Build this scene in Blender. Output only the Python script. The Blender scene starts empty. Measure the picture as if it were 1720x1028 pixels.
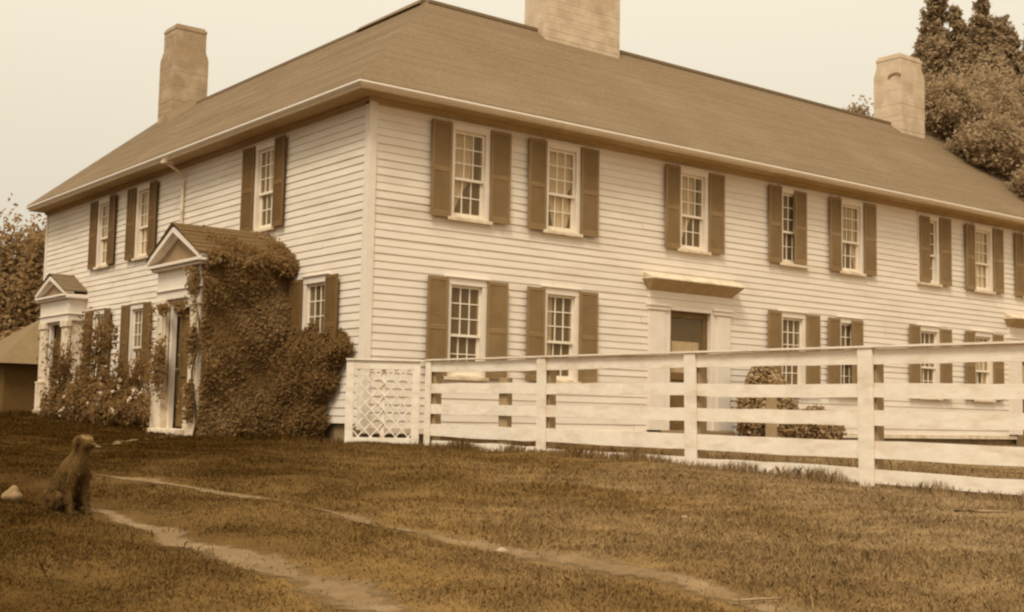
import bpy, bmesh, math, random
import numpy as np
from mathutils import Vector, Matrix
R = math.radians
random.seed(7); rng = np.random.default_rng(11)
SC = bpy.context.scene
COL = SC.collection

# ------------------------------------------------------------------ camera
CAMX, CAMY = -9.854, -16.302
yaw, pitch, roll, foc = R(52.119), R(5.054), R(1.1667), 2098.5
fw = Vector((math.cos(yaw)*math.cos(pitch), math.sin(yaw)*math.cos(pitch), math.sin(pitch)))
rt = Vector((math.sin(yaw), -math.cos(yaw), 0)); up = rt.cross(fw)
r2 = rt*math.cos(roll)+up*math.sin(roll); u2 = -rt*math.sin(roll)+up*math.cos(roll)
cd = bpy.data.cameras.new('camera'); cam = bpy.data.objects.new('camera', cd); COL.objects.link(cam)
m = Matrix((r2, u2, -fw)).transposed().to_4x4(); m.translation = Vector((CAMX, CAMY, 0.0))
cam.matrix_world = m
cd.sensor_fit = 'HORIZONTAL'; cd.sensor_width = 36.0; cd.lens = foc/1720*36.0
cd.clip_start = 0.1; cd.clip_end = 2000
SC.camera = cam

# ------------------------------------------------------------------ sky, sun, exposure
SUN_EL, SUN_AZ = R(52), R(216)          # azimuth measured from +X, anticlockwise: the sun is behind the camera
w = bpy.data.worlds.new('World'); SC.world = w; w.use_nodes = True
nt = w.node_tree; nt.nodes.clear()
out = nt.nodes.new('ShaderNodeOutputWorld'); bg = nt.nodes.new('ShaderNodeBackground')
sky = nt.nodes.new('ShaderNodeTexSky'); sky.sky_type = 'NISHITA'; sky.sun_disc = False
sky.sun_elevation = SUN_EL; sky.sun_rotation = math.pi/2-SUN_AZ
sky.dust_density = 4.0; sky.ozone_density = 0.5
bw = nt.nodes.new('ShaderNodeRGBToBW')
tc = nt.nodes.new('ShaderNodeTexCoord'); sx = nt.nodes.new('ShaderNodeSeparateXYZ')
mx = nt.nodes.new('ShaderNodeMath'); mx.operation = 'MAXIMUM'; mx.inputs[1].default_value = 0.0
ma = nt.nodes.new('ShaderNodeMath'); ma.operation = 'MULTIPLY_ADD'      # overcast: brighter towards the zenith
ma.inputs[1].default_value = 8.0; ma.inputs[2].default_value = 4.75
mn = nt.nodes.new('ShaderNodeMath'); mn.operation = 'MULTIPLY_ADD'; mn.inputs[1].default_value = 0.16
tint = nt.nodes.new('ShaderNodeVectorMath'); tint.operation = 'SCALE'
tint.inputs[0].default_value = (1.0, 0.897, 0.712)
L = nt.links.new
L(sky.outputs[0], bw.inputs[0]); L(tc.outputs['Generated'], sx.inputs[0]); L(sx.outputs[2], mx.inputs[0])
L(mx.outputs[0], ma.inputs[0]); L(bw.outputs[0], mn.inputs[0]); L(ma.outputs[0], mn.inputs[2])
L(mn.outputs[0], tint.inputs['Scale']); L(tint.outputs[0], bg.inputs[0]); L(bg.outputs[0], out.inputs[0])
bg.inputs[1].default_value = 0.1
sd = bpy.data.lights.new('sun', 'SUN'); sd.energy = 1.9; sd.angle = R(16); sd.color = (1.0, 0.93, 0.80)
so = bpy.data.objects.new('sun', sd); COL.objects.link(so)
sdir = Vector((math.cos(SUN_AZ)*math.cos(SUN_EL), math.sin(SUN_AZ)*math.cos(SUN_EL), math.sin(SUN_EL)))
so.rotation_euler = sdir.to_track_quat('Z', 'Y').to_euler()
SC.view_settings.view_transform = 'Standard'; SC.view_settings.look = 'None'
SC.view_settings.exposure = 0.28; SC.view_settings.gamma = 1.0
SC.cycles.filter_width = 2.3
SC.cycles.max_bounces = 6; SC.cycles.transparent_max_bounces = 12

# ------------------------------------------------------------------ helpers
def tag(o, label=None, cat=None, group=None, kind=None):
    if label: o['label'] = label
    if cat: o['category'] = cat
    if group: o['group'] = group
    if kind: o['kind'] = kind
    return o
def empty(name, loc, label=None, cat=None, group=None):
    o = bpy.data.objects.new(name, None); COL.objects.link(o); o.location = loc
    o.empty_display_size = 0.3
    return tag(o, label, cat, group)
def link(name, me, mat, parent=None, smooth=False):
    if mat: me.materials.append(mat)
    if smooth: me.polygons.foreach_set('use_smooth', [True]*len(me.polygons))
    o = bpy.data.objects.new(name, me); COL.objects.link(o)
    if parent is not None:
        o.parent = parent
        p, off = parent, Vector((0, 0, 0))
        while p is not None: off += p.location; p = p.parent
        o.matrix_parent_inverse = Matrix.Identity(4)
        o.location = -off if off.length else (0, 0, 0)
    return o
def np_mesh(name, V, F):
    V = np.asarray(V, np.float32); F = np.asarray(F, np.int32); k = F.shape[1]
    me = bpy.data.meshes.new(name)
    me.vertices.add(len(V)); me.vertices.foreach_set('co', V.ravel())
    me.loops.add(F.size); me.loops.foreach_set('vertex_index', F.ravel())
    me.polygons.add(len(F)); me.polygons.foreach_set('loop_start', np.arange(0, F.size, k, dtype=np.int32))
    me.update(calc_edges=True); me.validate()
    return me
class MB:
    def __init__(s): s.v = []; s.f = []
    def quad(s, *p):
        i = len(s.v); s.v += [tuple(q) for q in p]; s.f.append(tuple(range(i, i+len(p))))
    def hexa(s, p):                          # eight corners: bottom 0-3, top 4-7
        i = len(s.v); s.v += [tuple(q) for q in p]
        for f in ((0,3,2,1),(4,5,6,7),(0,1,5,4),(1,2,6,5),(2,3,7,6),(3,0,4,7)): s.f.append(tuple(i+k for k in f))
    def box(s, x0, x1, y0, y1, z0, z1, T=None):
        p = [(x0,y0,z0),(x1,y0,z0),(x1,y1,z0),(x0,y1,z0),(x0,y0,z1),(x1,y0,z1),(x1,y1,z1),(x0,y1,z1)]
        s.hexa([T(*q) for q in p] if T else p)
    def bar(s, a, b, wdt, t, side=(0,0,1)):  # a straight bar from a to b
        a, b = Vector(a), Vector(b); d = (b-a).normalized(); sd_ = Vector(side)
        n = d.cross(sd_).normalized()*t/2; q = n.cross(d).normalized()*wdt/2
        s.hexa([a-n-q, a+n-q, a+n+q, a-n+q, b-n-q, b+n-q, b+n+q, b-n+q])
    def tube(s, pts, rad, n=8, cap=True):
        rings = []
        for k, p in enumerate(pts):
            p = Vector(p); a = Vector(pts[max(0,k-1)]); b = Vector(pts[min(len(pts)-1,k+1)])
            d = (b-a).normalized(); x = d.orthogonal().normalized(); y = d.cross(x)
            rr = rad[k] if isinstance(rad, (list, tuple)) else rad
            i = len(s.v); s.v += [tuple(p+(x*math.cos(2*math.pi*j/n)+y*math.sin(2*math.pi*j/n))*rr) for j in range(n)]
            rings.append(i)
        for i, j in zip(rings, rings[1:]):
            for k in range(n): s.f.append((i+k, i+(k+1)%n, j+(k+1)%n, j+k))
        if cap:
            s.f.append(tuple(rings[0]+k for k in reversed(range(n)))); s.f.append(tuple(rings[-1]+k for k in range(n)))
    def build(s, name, mat, parent=None, smooth=False, bevel=0.0):
        me = bpy.data.meshes.new(name); me.from_pydata(s.v, [], s.f)
        bm = bmesh.new(); bm.from_mesh(me); bmesh.ops.recalc_face_normals(bm, faces=bm.faces); bm.to_mesh(me); bm.free()
        o = link(name, me, mat, parent, smooth)
        if bevel:
            b = o.modifiers.new('bevel', 'BEVEL'); b.width = bevel; b.segments = 2; b.limit_method = 'ANGLE'
        return o
TR = lambda s, d, z: (s, -d, z)              # the long side: s along +X, d outward
TL = lambda s, d, z: (-d, s, z)              # the entrance side: s along +Y, d outward

# ------------------------------------------------------------------ materials
def mat(name, c1, c2=None, scale=6.0, rough=0.8, bump=0.0, bscale=60.0, stretch=(1,1,1), spec=0.2, c3=None, s3=1.0, island=0.0):
    mt = bpy.data.materials.new(name); mt.use_nodes = True; n = mt.node_tree.nodes; k = mt.node_tree.links.new
    b = n['Principled BSDF']; b.inputs['Roughness'].default_value = rough
    b.inputs['Specular IOR Level'].default_value = spec
    co = n.new('ShaderNodeNewGeometry'); mp = n.new('ShaderNodeMapping'); mp.inputs['Scale'].default_value = stretch
    k(co.outputs['Position'], mp.inputs[0])
    col = None
    if c2 is None: c2 = tuple(x*0.85 for x in c1)
    t = n.new('ShaderNodeTexNoise'); t.inputs['Scale'].default_value = scale; t.inputs['Detail'].default_value = 6
    t.inputs['Roughness'].default_value = 0.65
    k(mp.outputs[0], t.inputs['Vector'])
    r = n.new('ShaderNodeValToRGB'); r.color_ramp.elements[0].position = 0.36; r.color_ramp.elements[1].position = 0.64
    r.color_ramp.elements[0].color = (*c1, 1); r.color_ramp.elements[1].color = (*c2, 1)
    k(t.outputs[0], r.inputs[0]); col = r.outputs[0]
    if c3 is not None:
        t3 = n.new('ShaderNodeTexNoise'); t3.inputs['Scale'].default_value = s3; t3.inputs['Detail'].default_value = 5
        k(mp.outputs[0], t3.inputs['Vector'])
        r3 = n.new('ShaderNodeValToRGB'); r3.color_ramp.elements[0].position = 0.5; r3.color_ramp.elements[1].position = 0.72
        k(t3.outputs[0], r3.inputs[0])
        mi = n.new('ShaderNodeMix'); mi.data_type = 'RGBA'; k(r3.outputs[0], mi.inputs[0]); k(col, mi.inputs[6])
        mi.inputs[7].default_value = (*c3, 1); col = mi.outputs[2]
    if island:
        hs = n.new('ShaderNodeHueSaturation'); mr = n.new('ShaderNodeMapRange')
        mr.inputs[3].default_value = 1-island; mr.inputs[4].default_value = 1+island
        k(co.outputs['Random Per Island'], mr.inputs[0]); k(mr.outputs[0], hs.inputs['Value']); k(col, hs.inputs['Color']); col = hs.outputs[0]
    k(col, b.inputs['Base Color'])
    if bump:
        t2 = n.new('ShaderNodeTexNoise'); t2.inputs['Scale'].default_value = bscale; t2.inputs['Detail'].default_value = 4
        k(mp.outputs[0], t2.inputs['Vector'])
        bp = n.new('ShaderNodeBump'); bp.inputs['Strength'].default_value = bump; bp.inputs['Distance'].default_value = 0.01
        k(t2.outputs[0], bp.inputs['Height']); k(bp.outputs[0], b.inputs['Normal'])
    return mt
M = {}
M['clap'] = mat('white_clapboard_paint', (.80,.70,.585), (.75,.65,.53), 1.6, .75, .25, 40, (1,1,5), c3=(.68,.575,.45), s3=0.55, island=.03)
M['trim'] = mat('white_trim_paint', (.80,.70,.585), (.74,.64,.52), 5, .6, .15, 60)
M['trim_old'] = mat('worn_white_trim_paint', (.78,.66,.50), (.66,.53,.37), 9, .75, .2, 60, c3=(.48,.35,.2), s3=5)
M['sash'] = mat('white_sash_paint', (.86,.76,.61), (.80,.69,.53), 5, .6)
M['shutR'] = mat('faded_brown_shutter_paint', (.28,.178,.079), (.245,.152,.066), 5, .75, .2, 50, c3=(.32,.21,.10), s3=1.4)
M['crown'] = mat('edge_light_cornice_paint', (.90,.80,.68), (.85,.75,.62), 5, .6, .1, 60)  # paler than the trim: light caught along the crown is painted in
M['soffit'] = mat('painted_shade_eave_boards', (.50,.365,.205), (.43,.305,.16), 5, .85, .2, 30)  # shade under eaves and door hoods is put into this brown
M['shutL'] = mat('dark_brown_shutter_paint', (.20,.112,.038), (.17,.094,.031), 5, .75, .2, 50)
M['door'] = mat('brown_door_paint', (.20,.118,.042), (.155,.088,.03), 4, .6, .15, 50)
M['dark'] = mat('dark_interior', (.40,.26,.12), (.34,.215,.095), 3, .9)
M['curtain'] = mat('cream_muslin', (.93,.83,.68), (.88,.77,.61), 7, .9)
M['chim'] = mat('pale_stuccoed_chimney_brick', (.66,.52,.37), (.56,.43,.295), 4, .95, .5, 25, c3=(.48,.35,.225), s3=2.2)
M['chimD'] = mat('brown_chimney_brick', (.42,.30,.185), (.35,.245,.145), 4, .95, .5, 25, c3=(.50,.38,.25), s3=2.4)
M['stone'] = mat('foundation_stone', (.30,.205,.11), (.20,.13,.06), 3, .95, .6, 12)
M['rock'] = mat('pale_field_stone', (.50,.38,.24), (.36,.26,.15), 9, .95, .4, 30)
M['soil'] = mat('dry_track_soil', (.215,.138,.066), (.175,.108,.046), 7, 1, .8, 60, c3=(.26,.172,.088), s3=3)
M['fence'] = mat('whitewashed_board', (.86,.76,.635), (.78,.675,.54), 5, .85, .4, 60, (1,1,3), c3=(.70,.575,.43), s3=3.5, island=.04)
M['oldpost'] = mat('weathered_post_wood', (.40,.285,.155), (.32,.22,.115), 9, .95, .5, 40, (4,4,1))
M['bark'] = mat('bark', (.12,.07,.025), (.07,.04,.014), 10, 1, .8, 20, (1,1,.3))
M['vine'] = mat('vine_leaves', (.225,.127,.043), (.26,.149,.053), 3.5, .8, island=.12, c3=(.35,.22,.098), s3=1.5)
M['bush'] = mat('bush_leaves', (.205,.113,.037), (.24,.134,.045), 3, .8, island=.12)
M['weed'] = mat('weed_leaves', (.17,.090,.024), (.21,.115,.033), 3, .8, island=.3)
M['blossom'] = mat('pale_blossom', (.72,.58,.42), (.62,.48,.32), 9, .9)
M['farleaf'] = mat('far_tree_leaves', (.30,.185,.078), (.35,.222,.10), .8, .9, island=.2)
M['paleleaf'] = mat('pale_tree_leaves', (.36,.255,.142), (.40,.287,.165), .7, .9, island=.12)
def leafy(mt, k=.4):                                   # thin leaves let some light through
    n = mt.node_tree.nodes; l = mt.node_tree.links.new; b = n['Principled BSDF']
    t = n.new('ShaderNodeBsdfTranslucent'); l(b.inputs['Base Color'].links[0].from_socket, t.inputs[0])
    m_ = n.new('ShaderNodeMixShader'); m_.inputs[0].default_value = k; l(b.outputs[0], m_.inputs[1]); l(t.outputs[0], m_.inputs[2]); l(m_.outputs[0], n['Material Output'].inputs[0])
for k_ in ('vine', 'bush', 'weed', 'farleaf', 'paleleaf'): leafy(M[k_])
M['shedroof'] = mat('shed_shingles', (.215,.143,.07), (.18,.118,.055), 3, .95, .4, 20)
M['shedwall'] = mat('shed_boards', (.16,.09,.028), (.12,.066,.02), 5, .95, .3, 20, (6,6,1))
M['straw'] = mat('dry_straw', (.33,.23,.12), (.26,.175,.085), 9, .9)

def glass_mat():
    mt = bpy.data.materials.new('old_window_glass'); mt.use_nodes = True; n = mt.node_tree.nodes; k = mt.node_tree.links.new
    n.remove(n['Principled BSDF']); o = n['Material Output']
    tr = n.new('ShaderNodeBsdfTransparent'); tr.inputs[0].default_value = (.93,.88,.78,1)
    gl = n.new('ShaderNodeBsdfGlossy'); gl.inputs['Roughness'].default_value = .05; gl.inputs[0].default_value = (.9,.85,.75,1)
    fr = n.new('ShaderNodeLayerWeight'); fr.inputs['Blend'].default_value = .5
    pw = n.new('ShaderNodeMath'); pw.operation = 'POWER'; pw.inputs[1].default_value = 5; k(fr.outputs['Facing'], pw.inputs[0])
    fm = n.new('ShaderNodeMath'); fm.operation = 'MULTIPLY_ADD'; fm.inputs[1].default_value = .9; fm.inputs[2].default_value = .045; k(pw.outputs[0], fm.inputs[0])
    ns = n.new('ShaderNodeTexNoise'); ns.inputs['Scale'].default_value = 5; bp = n.new('ShaderNodeBump'); bp.inputs['Strength'].default_value = .10
    bp.inputs['Distance'].default_value = .02
    k(ns.outputs[0], bp.inputs['Height']); k(bp.outputs[0], gl.inputs['Normal']); k(bp.outputs[0], fr.inputs['Normal'])
    df = n.new('ShaderNodeBsdfDiffuse'); df.inputs[0].default_value = (.40,.27,.13,1)   # even brown diffuse layer that lightens the panes
    md = n.new('ShaderNodeMixShader'); md.inputs[0].default_value = .30; k(tr.outputs[0], md.inputs[1]); k(df.outputs[0], md.inputs[2])
    gl.inputs['Roughness'].default_value = .12; gl.inputs[0].default_value = (.75,.64,.48,1)
    ms = n.new('ShaderNodeMixShader'); k(fm.outputs[0], ms.inputs[0]); k(md.outputs[0], ms.inputs[1]); k(gl.outputs[0], ms.inputs[2])
    k(ms.outputs[0], o.inputs[0]); return mt
M['glass'] = glass_mat()

def shingle_mat(name, c1, c2, c3):
    mt = mat(name, c1, c2, 9, .95, 0, c3=c3, s3=.5); n = mt.node_tree.nodes; k = mt.node_tree.links.new
    b = n['Principled BSDF']; prev = b.inputs['Base Color'].links[0].from_socket
    g = n.new('ShaderNodeNewGeometry'); t = n.new('ShaderNodeTexNoise'); t.inputs['Scale'].default_value = 28; t.inputs['Detail'].default_value = 3
    k(g.outputs['Position'], t.inputs['Vector'])
    mr = n.new('ShaderNodeMapRange'); mr.inputs[1].default_value = .3; mr.inputs[2].default_value = .7; mr.inputs[3].default_value = .84; mr.inputs[4].default_value = 1.16
    k(t.outputs[0], mr.inputs[0]); hs = n.new('ShaderNodeHueSaturation'); k(mr.outputs[0], hs.inputs['Value']); k(prev, hs.inputs['Color'])
    k(hs.outputs[0], b.inputs['Base Color'])
    return mt
M['roof'] = shingle_mat('weathered_wood_shingles', (.218,.149,.083), (.200,.135,.073), (.238,.165,.094))
M['roofP'] = shingle_mat('dark_porch_shingles', (.15,.088,.033), (.125,.071,.025), (.18,.11,.045))

def grass_mat(name, island, gain=1.0):
    mt = bpy.data.materials.new(name); mt.use_nodes = True; n = mt.node_tree.nodes; k = mt.node_tree.links.new
    b = n['Principled BSDF']; b.inputs['Roughness'].default_value = .95; b.inputs['Specular IOR Level'].default_value = .05
    g = n.new('ShaderNodeNewGeometry')
    def noise(s, d=5):
        t = n.new('ShaderNodeTexNoise'); t.inputs['Scale'].default_value = s; t.inputs['Detail'].default_value = d
        k(g.outputs['Position'], t.inputs['Vector']); return t.outputs[0]
    # turf colour runs from darker on the left to paler towards the fence
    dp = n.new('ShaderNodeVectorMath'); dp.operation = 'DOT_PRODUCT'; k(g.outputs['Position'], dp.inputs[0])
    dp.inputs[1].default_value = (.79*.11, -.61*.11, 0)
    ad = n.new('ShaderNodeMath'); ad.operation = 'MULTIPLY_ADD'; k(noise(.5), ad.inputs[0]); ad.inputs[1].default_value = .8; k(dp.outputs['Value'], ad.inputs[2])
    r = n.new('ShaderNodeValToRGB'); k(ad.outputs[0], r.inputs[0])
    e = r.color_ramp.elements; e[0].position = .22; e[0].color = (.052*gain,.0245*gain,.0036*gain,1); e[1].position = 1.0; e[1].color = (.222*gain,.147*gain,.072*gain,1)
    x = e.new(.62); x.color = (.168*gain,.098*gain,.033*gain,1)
    hs = n.new('ShaderNodeHueSaturation'); k(r.outputs[0], hs.inputs['Color'])
    mr = n.new('ShaderNodeMapRange'); mr.inputs[1].default_value = .3; mr.inputs[2].default_value = .7; mr.inputs[3].default_value = .80; mr.inputs[4].default_value = 1.22
    k(noise(4.5, 8), mr.inputs[0]); v = mr.outputs[0]
    if island:
        m2 = n.new('ShaderNodeMapRange'); m2.inputs[3].default_value = 1-island; m2.inputs[4].default_value = 1+island
        k(g.outputs['Random Per Island'], m2.inputs[0]); mm = n.new('ShaderNodeMath'); mm.operation = 'MULTIPLY'; k(v, mm.inputs[0]); k(m2.outputs[0], mm.inputs[1]); v = mm.outputs[0]
    k(v, hs.inputs['Value']); k(hs.outputs[0], b.inputs['Base Color'])
    if not island:
        bp = n.new('ShaderNodeBump'); bp.inputs['Strength'].default_value = .8; bp.inputs['Distance'].default_value = .03
        k(noise(30, 6), bp.inputs['Height']); k(bp.outputs[0], b.inputs['Normal'])
    return mt
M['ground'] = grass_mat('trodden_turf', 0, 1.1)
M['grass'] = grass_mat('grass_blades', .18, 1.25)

# ------------------------------------------------------------------ terrain
FX, FY = math.cos(yaw), math.sin(yaw)
def gz(x, y):
    x = np.asarray(x, float); y = np.asarray(y, float)
    s = (x-CAMX)*FX+(y-CAMY)*FY
    b = -.47-1.03*np.clip(1-s/16, 0, 1.4)**1.5+.02*np.clip(y, 0, 15)
    n = .018*np.sin(x*2.1+y*.7)*np.sin(y*1.7-x*.4)+.012*np.sin(x*4.3-y*3.1+1)+.008*np.sin(x*7.7+y*6.1)
    for cx, wd in ((-6.43, .34), (-4.95, .24)):
        n = n-.035*np.exp(-((x-cx)/wd)**2)*(y < 3)
    return b+n
def axis(a, b, st, far):
    c = list(np.arange(a, b+1e-6, st)); lo, hi, d = [], [], st
    p, q = a, b
    while p > -far or q < far:
        d *= 1.35
        if p > -far: p -= d; lo.append(p)
        if q < far: q += d; hi.append(q)
    return np.array(lo[::-1]+c+hi)
gx = axis(-13, 10, .16, 700); gy = axis(-18, 4, .16, 700)
X, Y = np.meshgrid(gx, gy, indexing='ij'); Zg = gz(X, Y)
nx, ny = X.shape; idx = np.arange(nx*ny).reshape(nx, ny)
me = np_mesh('ground', np.stack([X, Y, Zg], -1).reshape(-1, 3),
             np.stack([idx[:-1,:-1], idx[1:,:-1], idx[1:,1:], idx[:-1,1:]], -1).reshape(-1, 4))
tag(link('ground', me, M['ground'], smooth=True), kind='structure')

def strip(name, pts, wid, lift, seed):
    pts = [Vector((p[0], p[1], 0)) for p in pts]; out_ = []
    for a, b in zip(pts, pts[1:]):
        k = max(1, int((b-a).length/.07))
        for i in range(k): out_.append(a.lerp(b, i/k))
    rr = np.random.default_rng(seed); n = len(out_)
    def wob(): 
        v = np.convolve(rr.normal(0, 1, n+60), np.ones(6)/6, 'same')[30:30+n]+.8*np.convolve(rr.normal(0, 1, n+60), np.ones(25)/25, 'same')[30:30+n]
        return v
    a_, b_, c_ = wob(), wob(), wob(); V = []; ED = []
    W = 6
    for i, p in enumerate(out_):
        q = out_[min(i+1, n-1)]-out_[max(i-1, 0)]; s = Vector((q.y, -q.x, 0)).normalized()
        wd = wid(i/n) if callable(wid) else wid
        l, r = -wd*(1+.45*a_[i])+.05*c_[i], wd*(1+.45*b_[i])+.05*c_[i]
        l, r = min(l, r-.02), max(r, l+.02)
        for j in range(W+1):
            ED.append(abs(j-W/2)/(W/2)); t = p+s*(l+(r-l)*j/W); V.append((t.x, t.y, float(gz(t.x, t.y))+lift))
    ix = np.arange(n*(W+1)).reshape(n, W+1)
    me = np_mesh(name, V, np.stack([ix[:-1,:-1], ix[1:,:-1], ix[1:,1:], ix[:-1,1:]], -1).reshape(-1, 4))
    at = me.attributes.new('edge', 'FLOAT', 'POINT'); at.data.foreach_set('value', np.asarray(ED, np.float32))
    return tag(link(name, me, M['soil'], smooth=True), kind='structure')
def ragged(mt):                                          # bare soil breaks up into the turf at its edges
    n = mt.node_tree.nodes; l = mt.node_tree.links.new; b = n['Principled BSDF']
    at = n.new('ShaderNodeAttribute'); at.attribute_name = 'edge'; g_ = n.new('ShaderNodeNewGeometry')
    t = n.new('ShaderNodeTexNoise'); t.inputs['Scale'].default_value = 9; t.inputs['Detail'].default_value = 8; t.inputs['Roughness'].default_value = .75; l(g_.outputs['Position'], t.inputs['Vector'])
    t2 = n.new('ShaderNodeTexNoise'); t2.inputs['Scale'].default_value = 1.3; l(g_.outputs['Position'], t2.inputs['Vector'])
    a1 = n.new('ShaderNodeMath'); a1.operation = 'MULTIPLY_ADD'; l(t.outputs[0], a1.inputs[0]); a1.inputs[1].default_value = 2.1; l(at.outputs['Fac'], a1.inputs[2])
    a2 = n.new('ShaderNodeMath'); a2.operation = 'MULTIPLY_ADD'; l(t2.outputs[0], a2.inputs[0]); a2.inputs[1].default_value = 1.6; l(a1.outputs[0], a2.inputs[2])
    mr = n.new('ShaderNodeMapRange'); mr.inputs[1].default_value = 2.2; mr.inputs[2].default_value = 2.75; mr.inputs[3].default_value = 1; mr.inputs[4].default_value = 0
    l(a2.outputs[0], mr.inputs[0]); l(mr.outputs[0], b.inputs['Alpha'])
ragged(M['soil'])
rutA = [(-6.5,-6.7),(-6.48,-7.8),(-6.45,-9.2),(-6.43,-10.2),(-6.42,-11.0),(-6.4,-12.5),(-6.4,-16.5)]
rutB = [(-5.75,-4.4),(-5.44,-6.03),(-5.22,-6.72),(-5.02,-7.7),(-4.98,-9.02),(-4.83,-9.8),(-4.78,-11),(-4.72,-12.1),(-4.65,-16.5)]
strip('track', rutA, lambda t: .10+.15*min(1, t*2.2), .006, 3)
strip('track', rutB, lambda t: .075+.05*min(1, t*2), .006, 4)
strip('path', [(-1.95,2.4),(-2.9,1.3),(-3.9,0.0),(-4.4,-1.0)], .06, .012, 5)

# ------------------------------------------------------------------ farmhouse
house = empty('farmhouse', (0, 0, -.35), 'long white clapboard farmhouse with brown shutters and hipped shingle roof', 'house')
XE, YE, ZE, EV, RX, RH = 20.0, 15.4, 4.95, .5, 2.95, 7.80
def clap(name, T, s0, s1, z0, z1, openings, seed, top=None, parent=house):
    rr = random.Random(seed); b = MB(); E = .122; z = z0
    while z < z1-.01:
        zt = min(z+E, z1)
        a0, a1 = s0, s1
        if top:
            a0, a1 = top(zt-.02)
            if a1-a0 < .05: break
        cuts = sorted({z, zt} | {c for o in openings for c in (o[2], o[3]) if z < c < zt})
        joints = []; p = a0+rr.uniform(1.0, 4.2)
        while p < a1: joints.append(p); p += rr.uniform(2.4, 4.4)
        dz = [rr.uniform(-.0035, .0035) for _ in range(len(joints)+2)]; dd = [rr.uniform(-.002, .003) for _ in range(len(joints)+2)]
        for c0, c1 in zip(cuts, cuts[1:]):
            iv = [(a0, a1)]
            for o in openings:
                if o[2] < c1-1e-4 and o[3] > c0+1e-4:
                    nv = []
                    for u, v in iv:
                        if o[1] <= u or o[0] >= v: nv.append((u, v)); continue
                        if o[0] > u: nv.append((u, o[0]))
                        if o[1] < v: nv.append((o[1], v))
                    iv = nv
            for u, v in iv:
                cs = [u]+[j for j in joints if u < j < v]+[v]
                for q0, q1 in zip(cs, cs[1:]):
                    k = sum(1 for j in joints if j <= q0+1e-6)
                    pr = lambda zz: .0175+dd[k]-.0135*(zz-z)/E
                    e0 = q0+(.0015 if q0 in joints else 0)
                    zb = c0+(dz[k] if c0 == z else 0)
                    b.quad(T(e0, pr(c0), zb), T(q1, pr(c0), zb), T(q1, pr(c1), c1+.004), T(e0, pr(c1), c1+.004))
                    if c0 == z: b.quad(T(e0, -.002, zb), T(q1, -.002, zb), T(q1, pr(c0), zb), T(e0, pr(c0), zb))
        z += E
    return b.build(name, M['clap'], parent)

HW, CW = .41, .10           # half width to the outside of the casing; casing width
opensR, opensL = [], []
def shutter(T, s0, s1, z0, z1, d, mt, swing=0.0):
    b = MB(); F = .05; hs = s0 if swing >= 0 else s1
    def TT(s, dd, z):                           # swing the leaf a little off the wall about its hinge edge
        off = abs(s-(s0 if swing > 0 else s1))*abs(swing) if swing else 0
        return T(s, dd+off, z)
    t = .030
    b.box(s0, s0+F, d, d+t, z0, z1, TT); b.box(s1-F, s1, d, d+t, z0, z1, TT)
    zm = z0+(z1-z0)*.47
    for a, c in ((z0, z0+.09), (zm, zm+.07), (z1-.06, z1)): b.box(s0+F, s1-F, d+.001, d+t-.001, a, c, TT)
    for a, c in ((z0+.09, zm), (zm+.07, z1-.06)):
        n = int((c-a)/.034)
        for i in range(n):
            z = a+(c-a)*(i+.5)/n
            p = [TT(s0+F, d+.010, z+.014), TT(s1-F, d+.010, z+.014), TT(s1-F, d+t-.004, z-.018), TT(s0+F, d+t-.004, z-.018),
                 TT(s0+F, d+.010, z+.022), TT(s1-F, d+.010, z+.022), TT(s1-F, d+t-.004, z-.010), TT(s0+F, d+t-.004, z-.010)]
            b.hexa(p)
    return b.build('shutter', mt, house)
def curtain(T, s0, s1, z0, z1, win, kind, rr):
    b = MB(); n = 26; rows = 14; d0 = -.108
    def sheet(edge):
        ph = rr.uniform(0, 6)
        for j in range(rows):
            for i in range(n):
                q = []
                for ii, jj in ((i, j), (i+1, j), (i+1, j+1), (i, j+1)):
                    v = jj/rows; l, r = edge(v); u = ii/n
                    q.append(T(l+(r-l)*u, d0+.012*math.sin(u*34+ph)+.008*math.sin(u*15+v*2), z1+(z0-z1)*v))
                b.quad(*q)
    W = s1-s0
    if kind == 'full': sheet(lambda v: (s0, s1))
    elif kind == 'upper': z0 = z0+(z1-z0)*.45; sheet(lambda v: (s0, s1))
    elif kind == 'left':  sheet(lambda v: (s0, s0+W*(.72 if v < .55 else max(.08, .72-.62*((v-.55)/.45)**.7))))
    elif kind == 'pair':
        sheet(lambda v: (s0, s0+W*(.46 if v < .5 else max(.10, .46-.4*(v-.5)/.5)))); b.build('curtain', M['curtain'], win, smooth=True); b = MB(); sheet(lambda v: (s1-W*(.40 if v < .5 else max(.08, .40-.35*(v-.5)/.5)), s1))
    elif kind == 'swag':
        sheet(lambda v: (s0+W*(.0 if v < .45 else .08+.28*(v-.45)/.55), s1-W*(.0 if v < .45 else .30*abs((v-.72))/.28*.6)))
    elif kind == 'narrow': sheet(lambda v: (s0, s0+W*.34))
    return b.build('curtain', M['curtain'], win, smooth=True)
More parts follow.
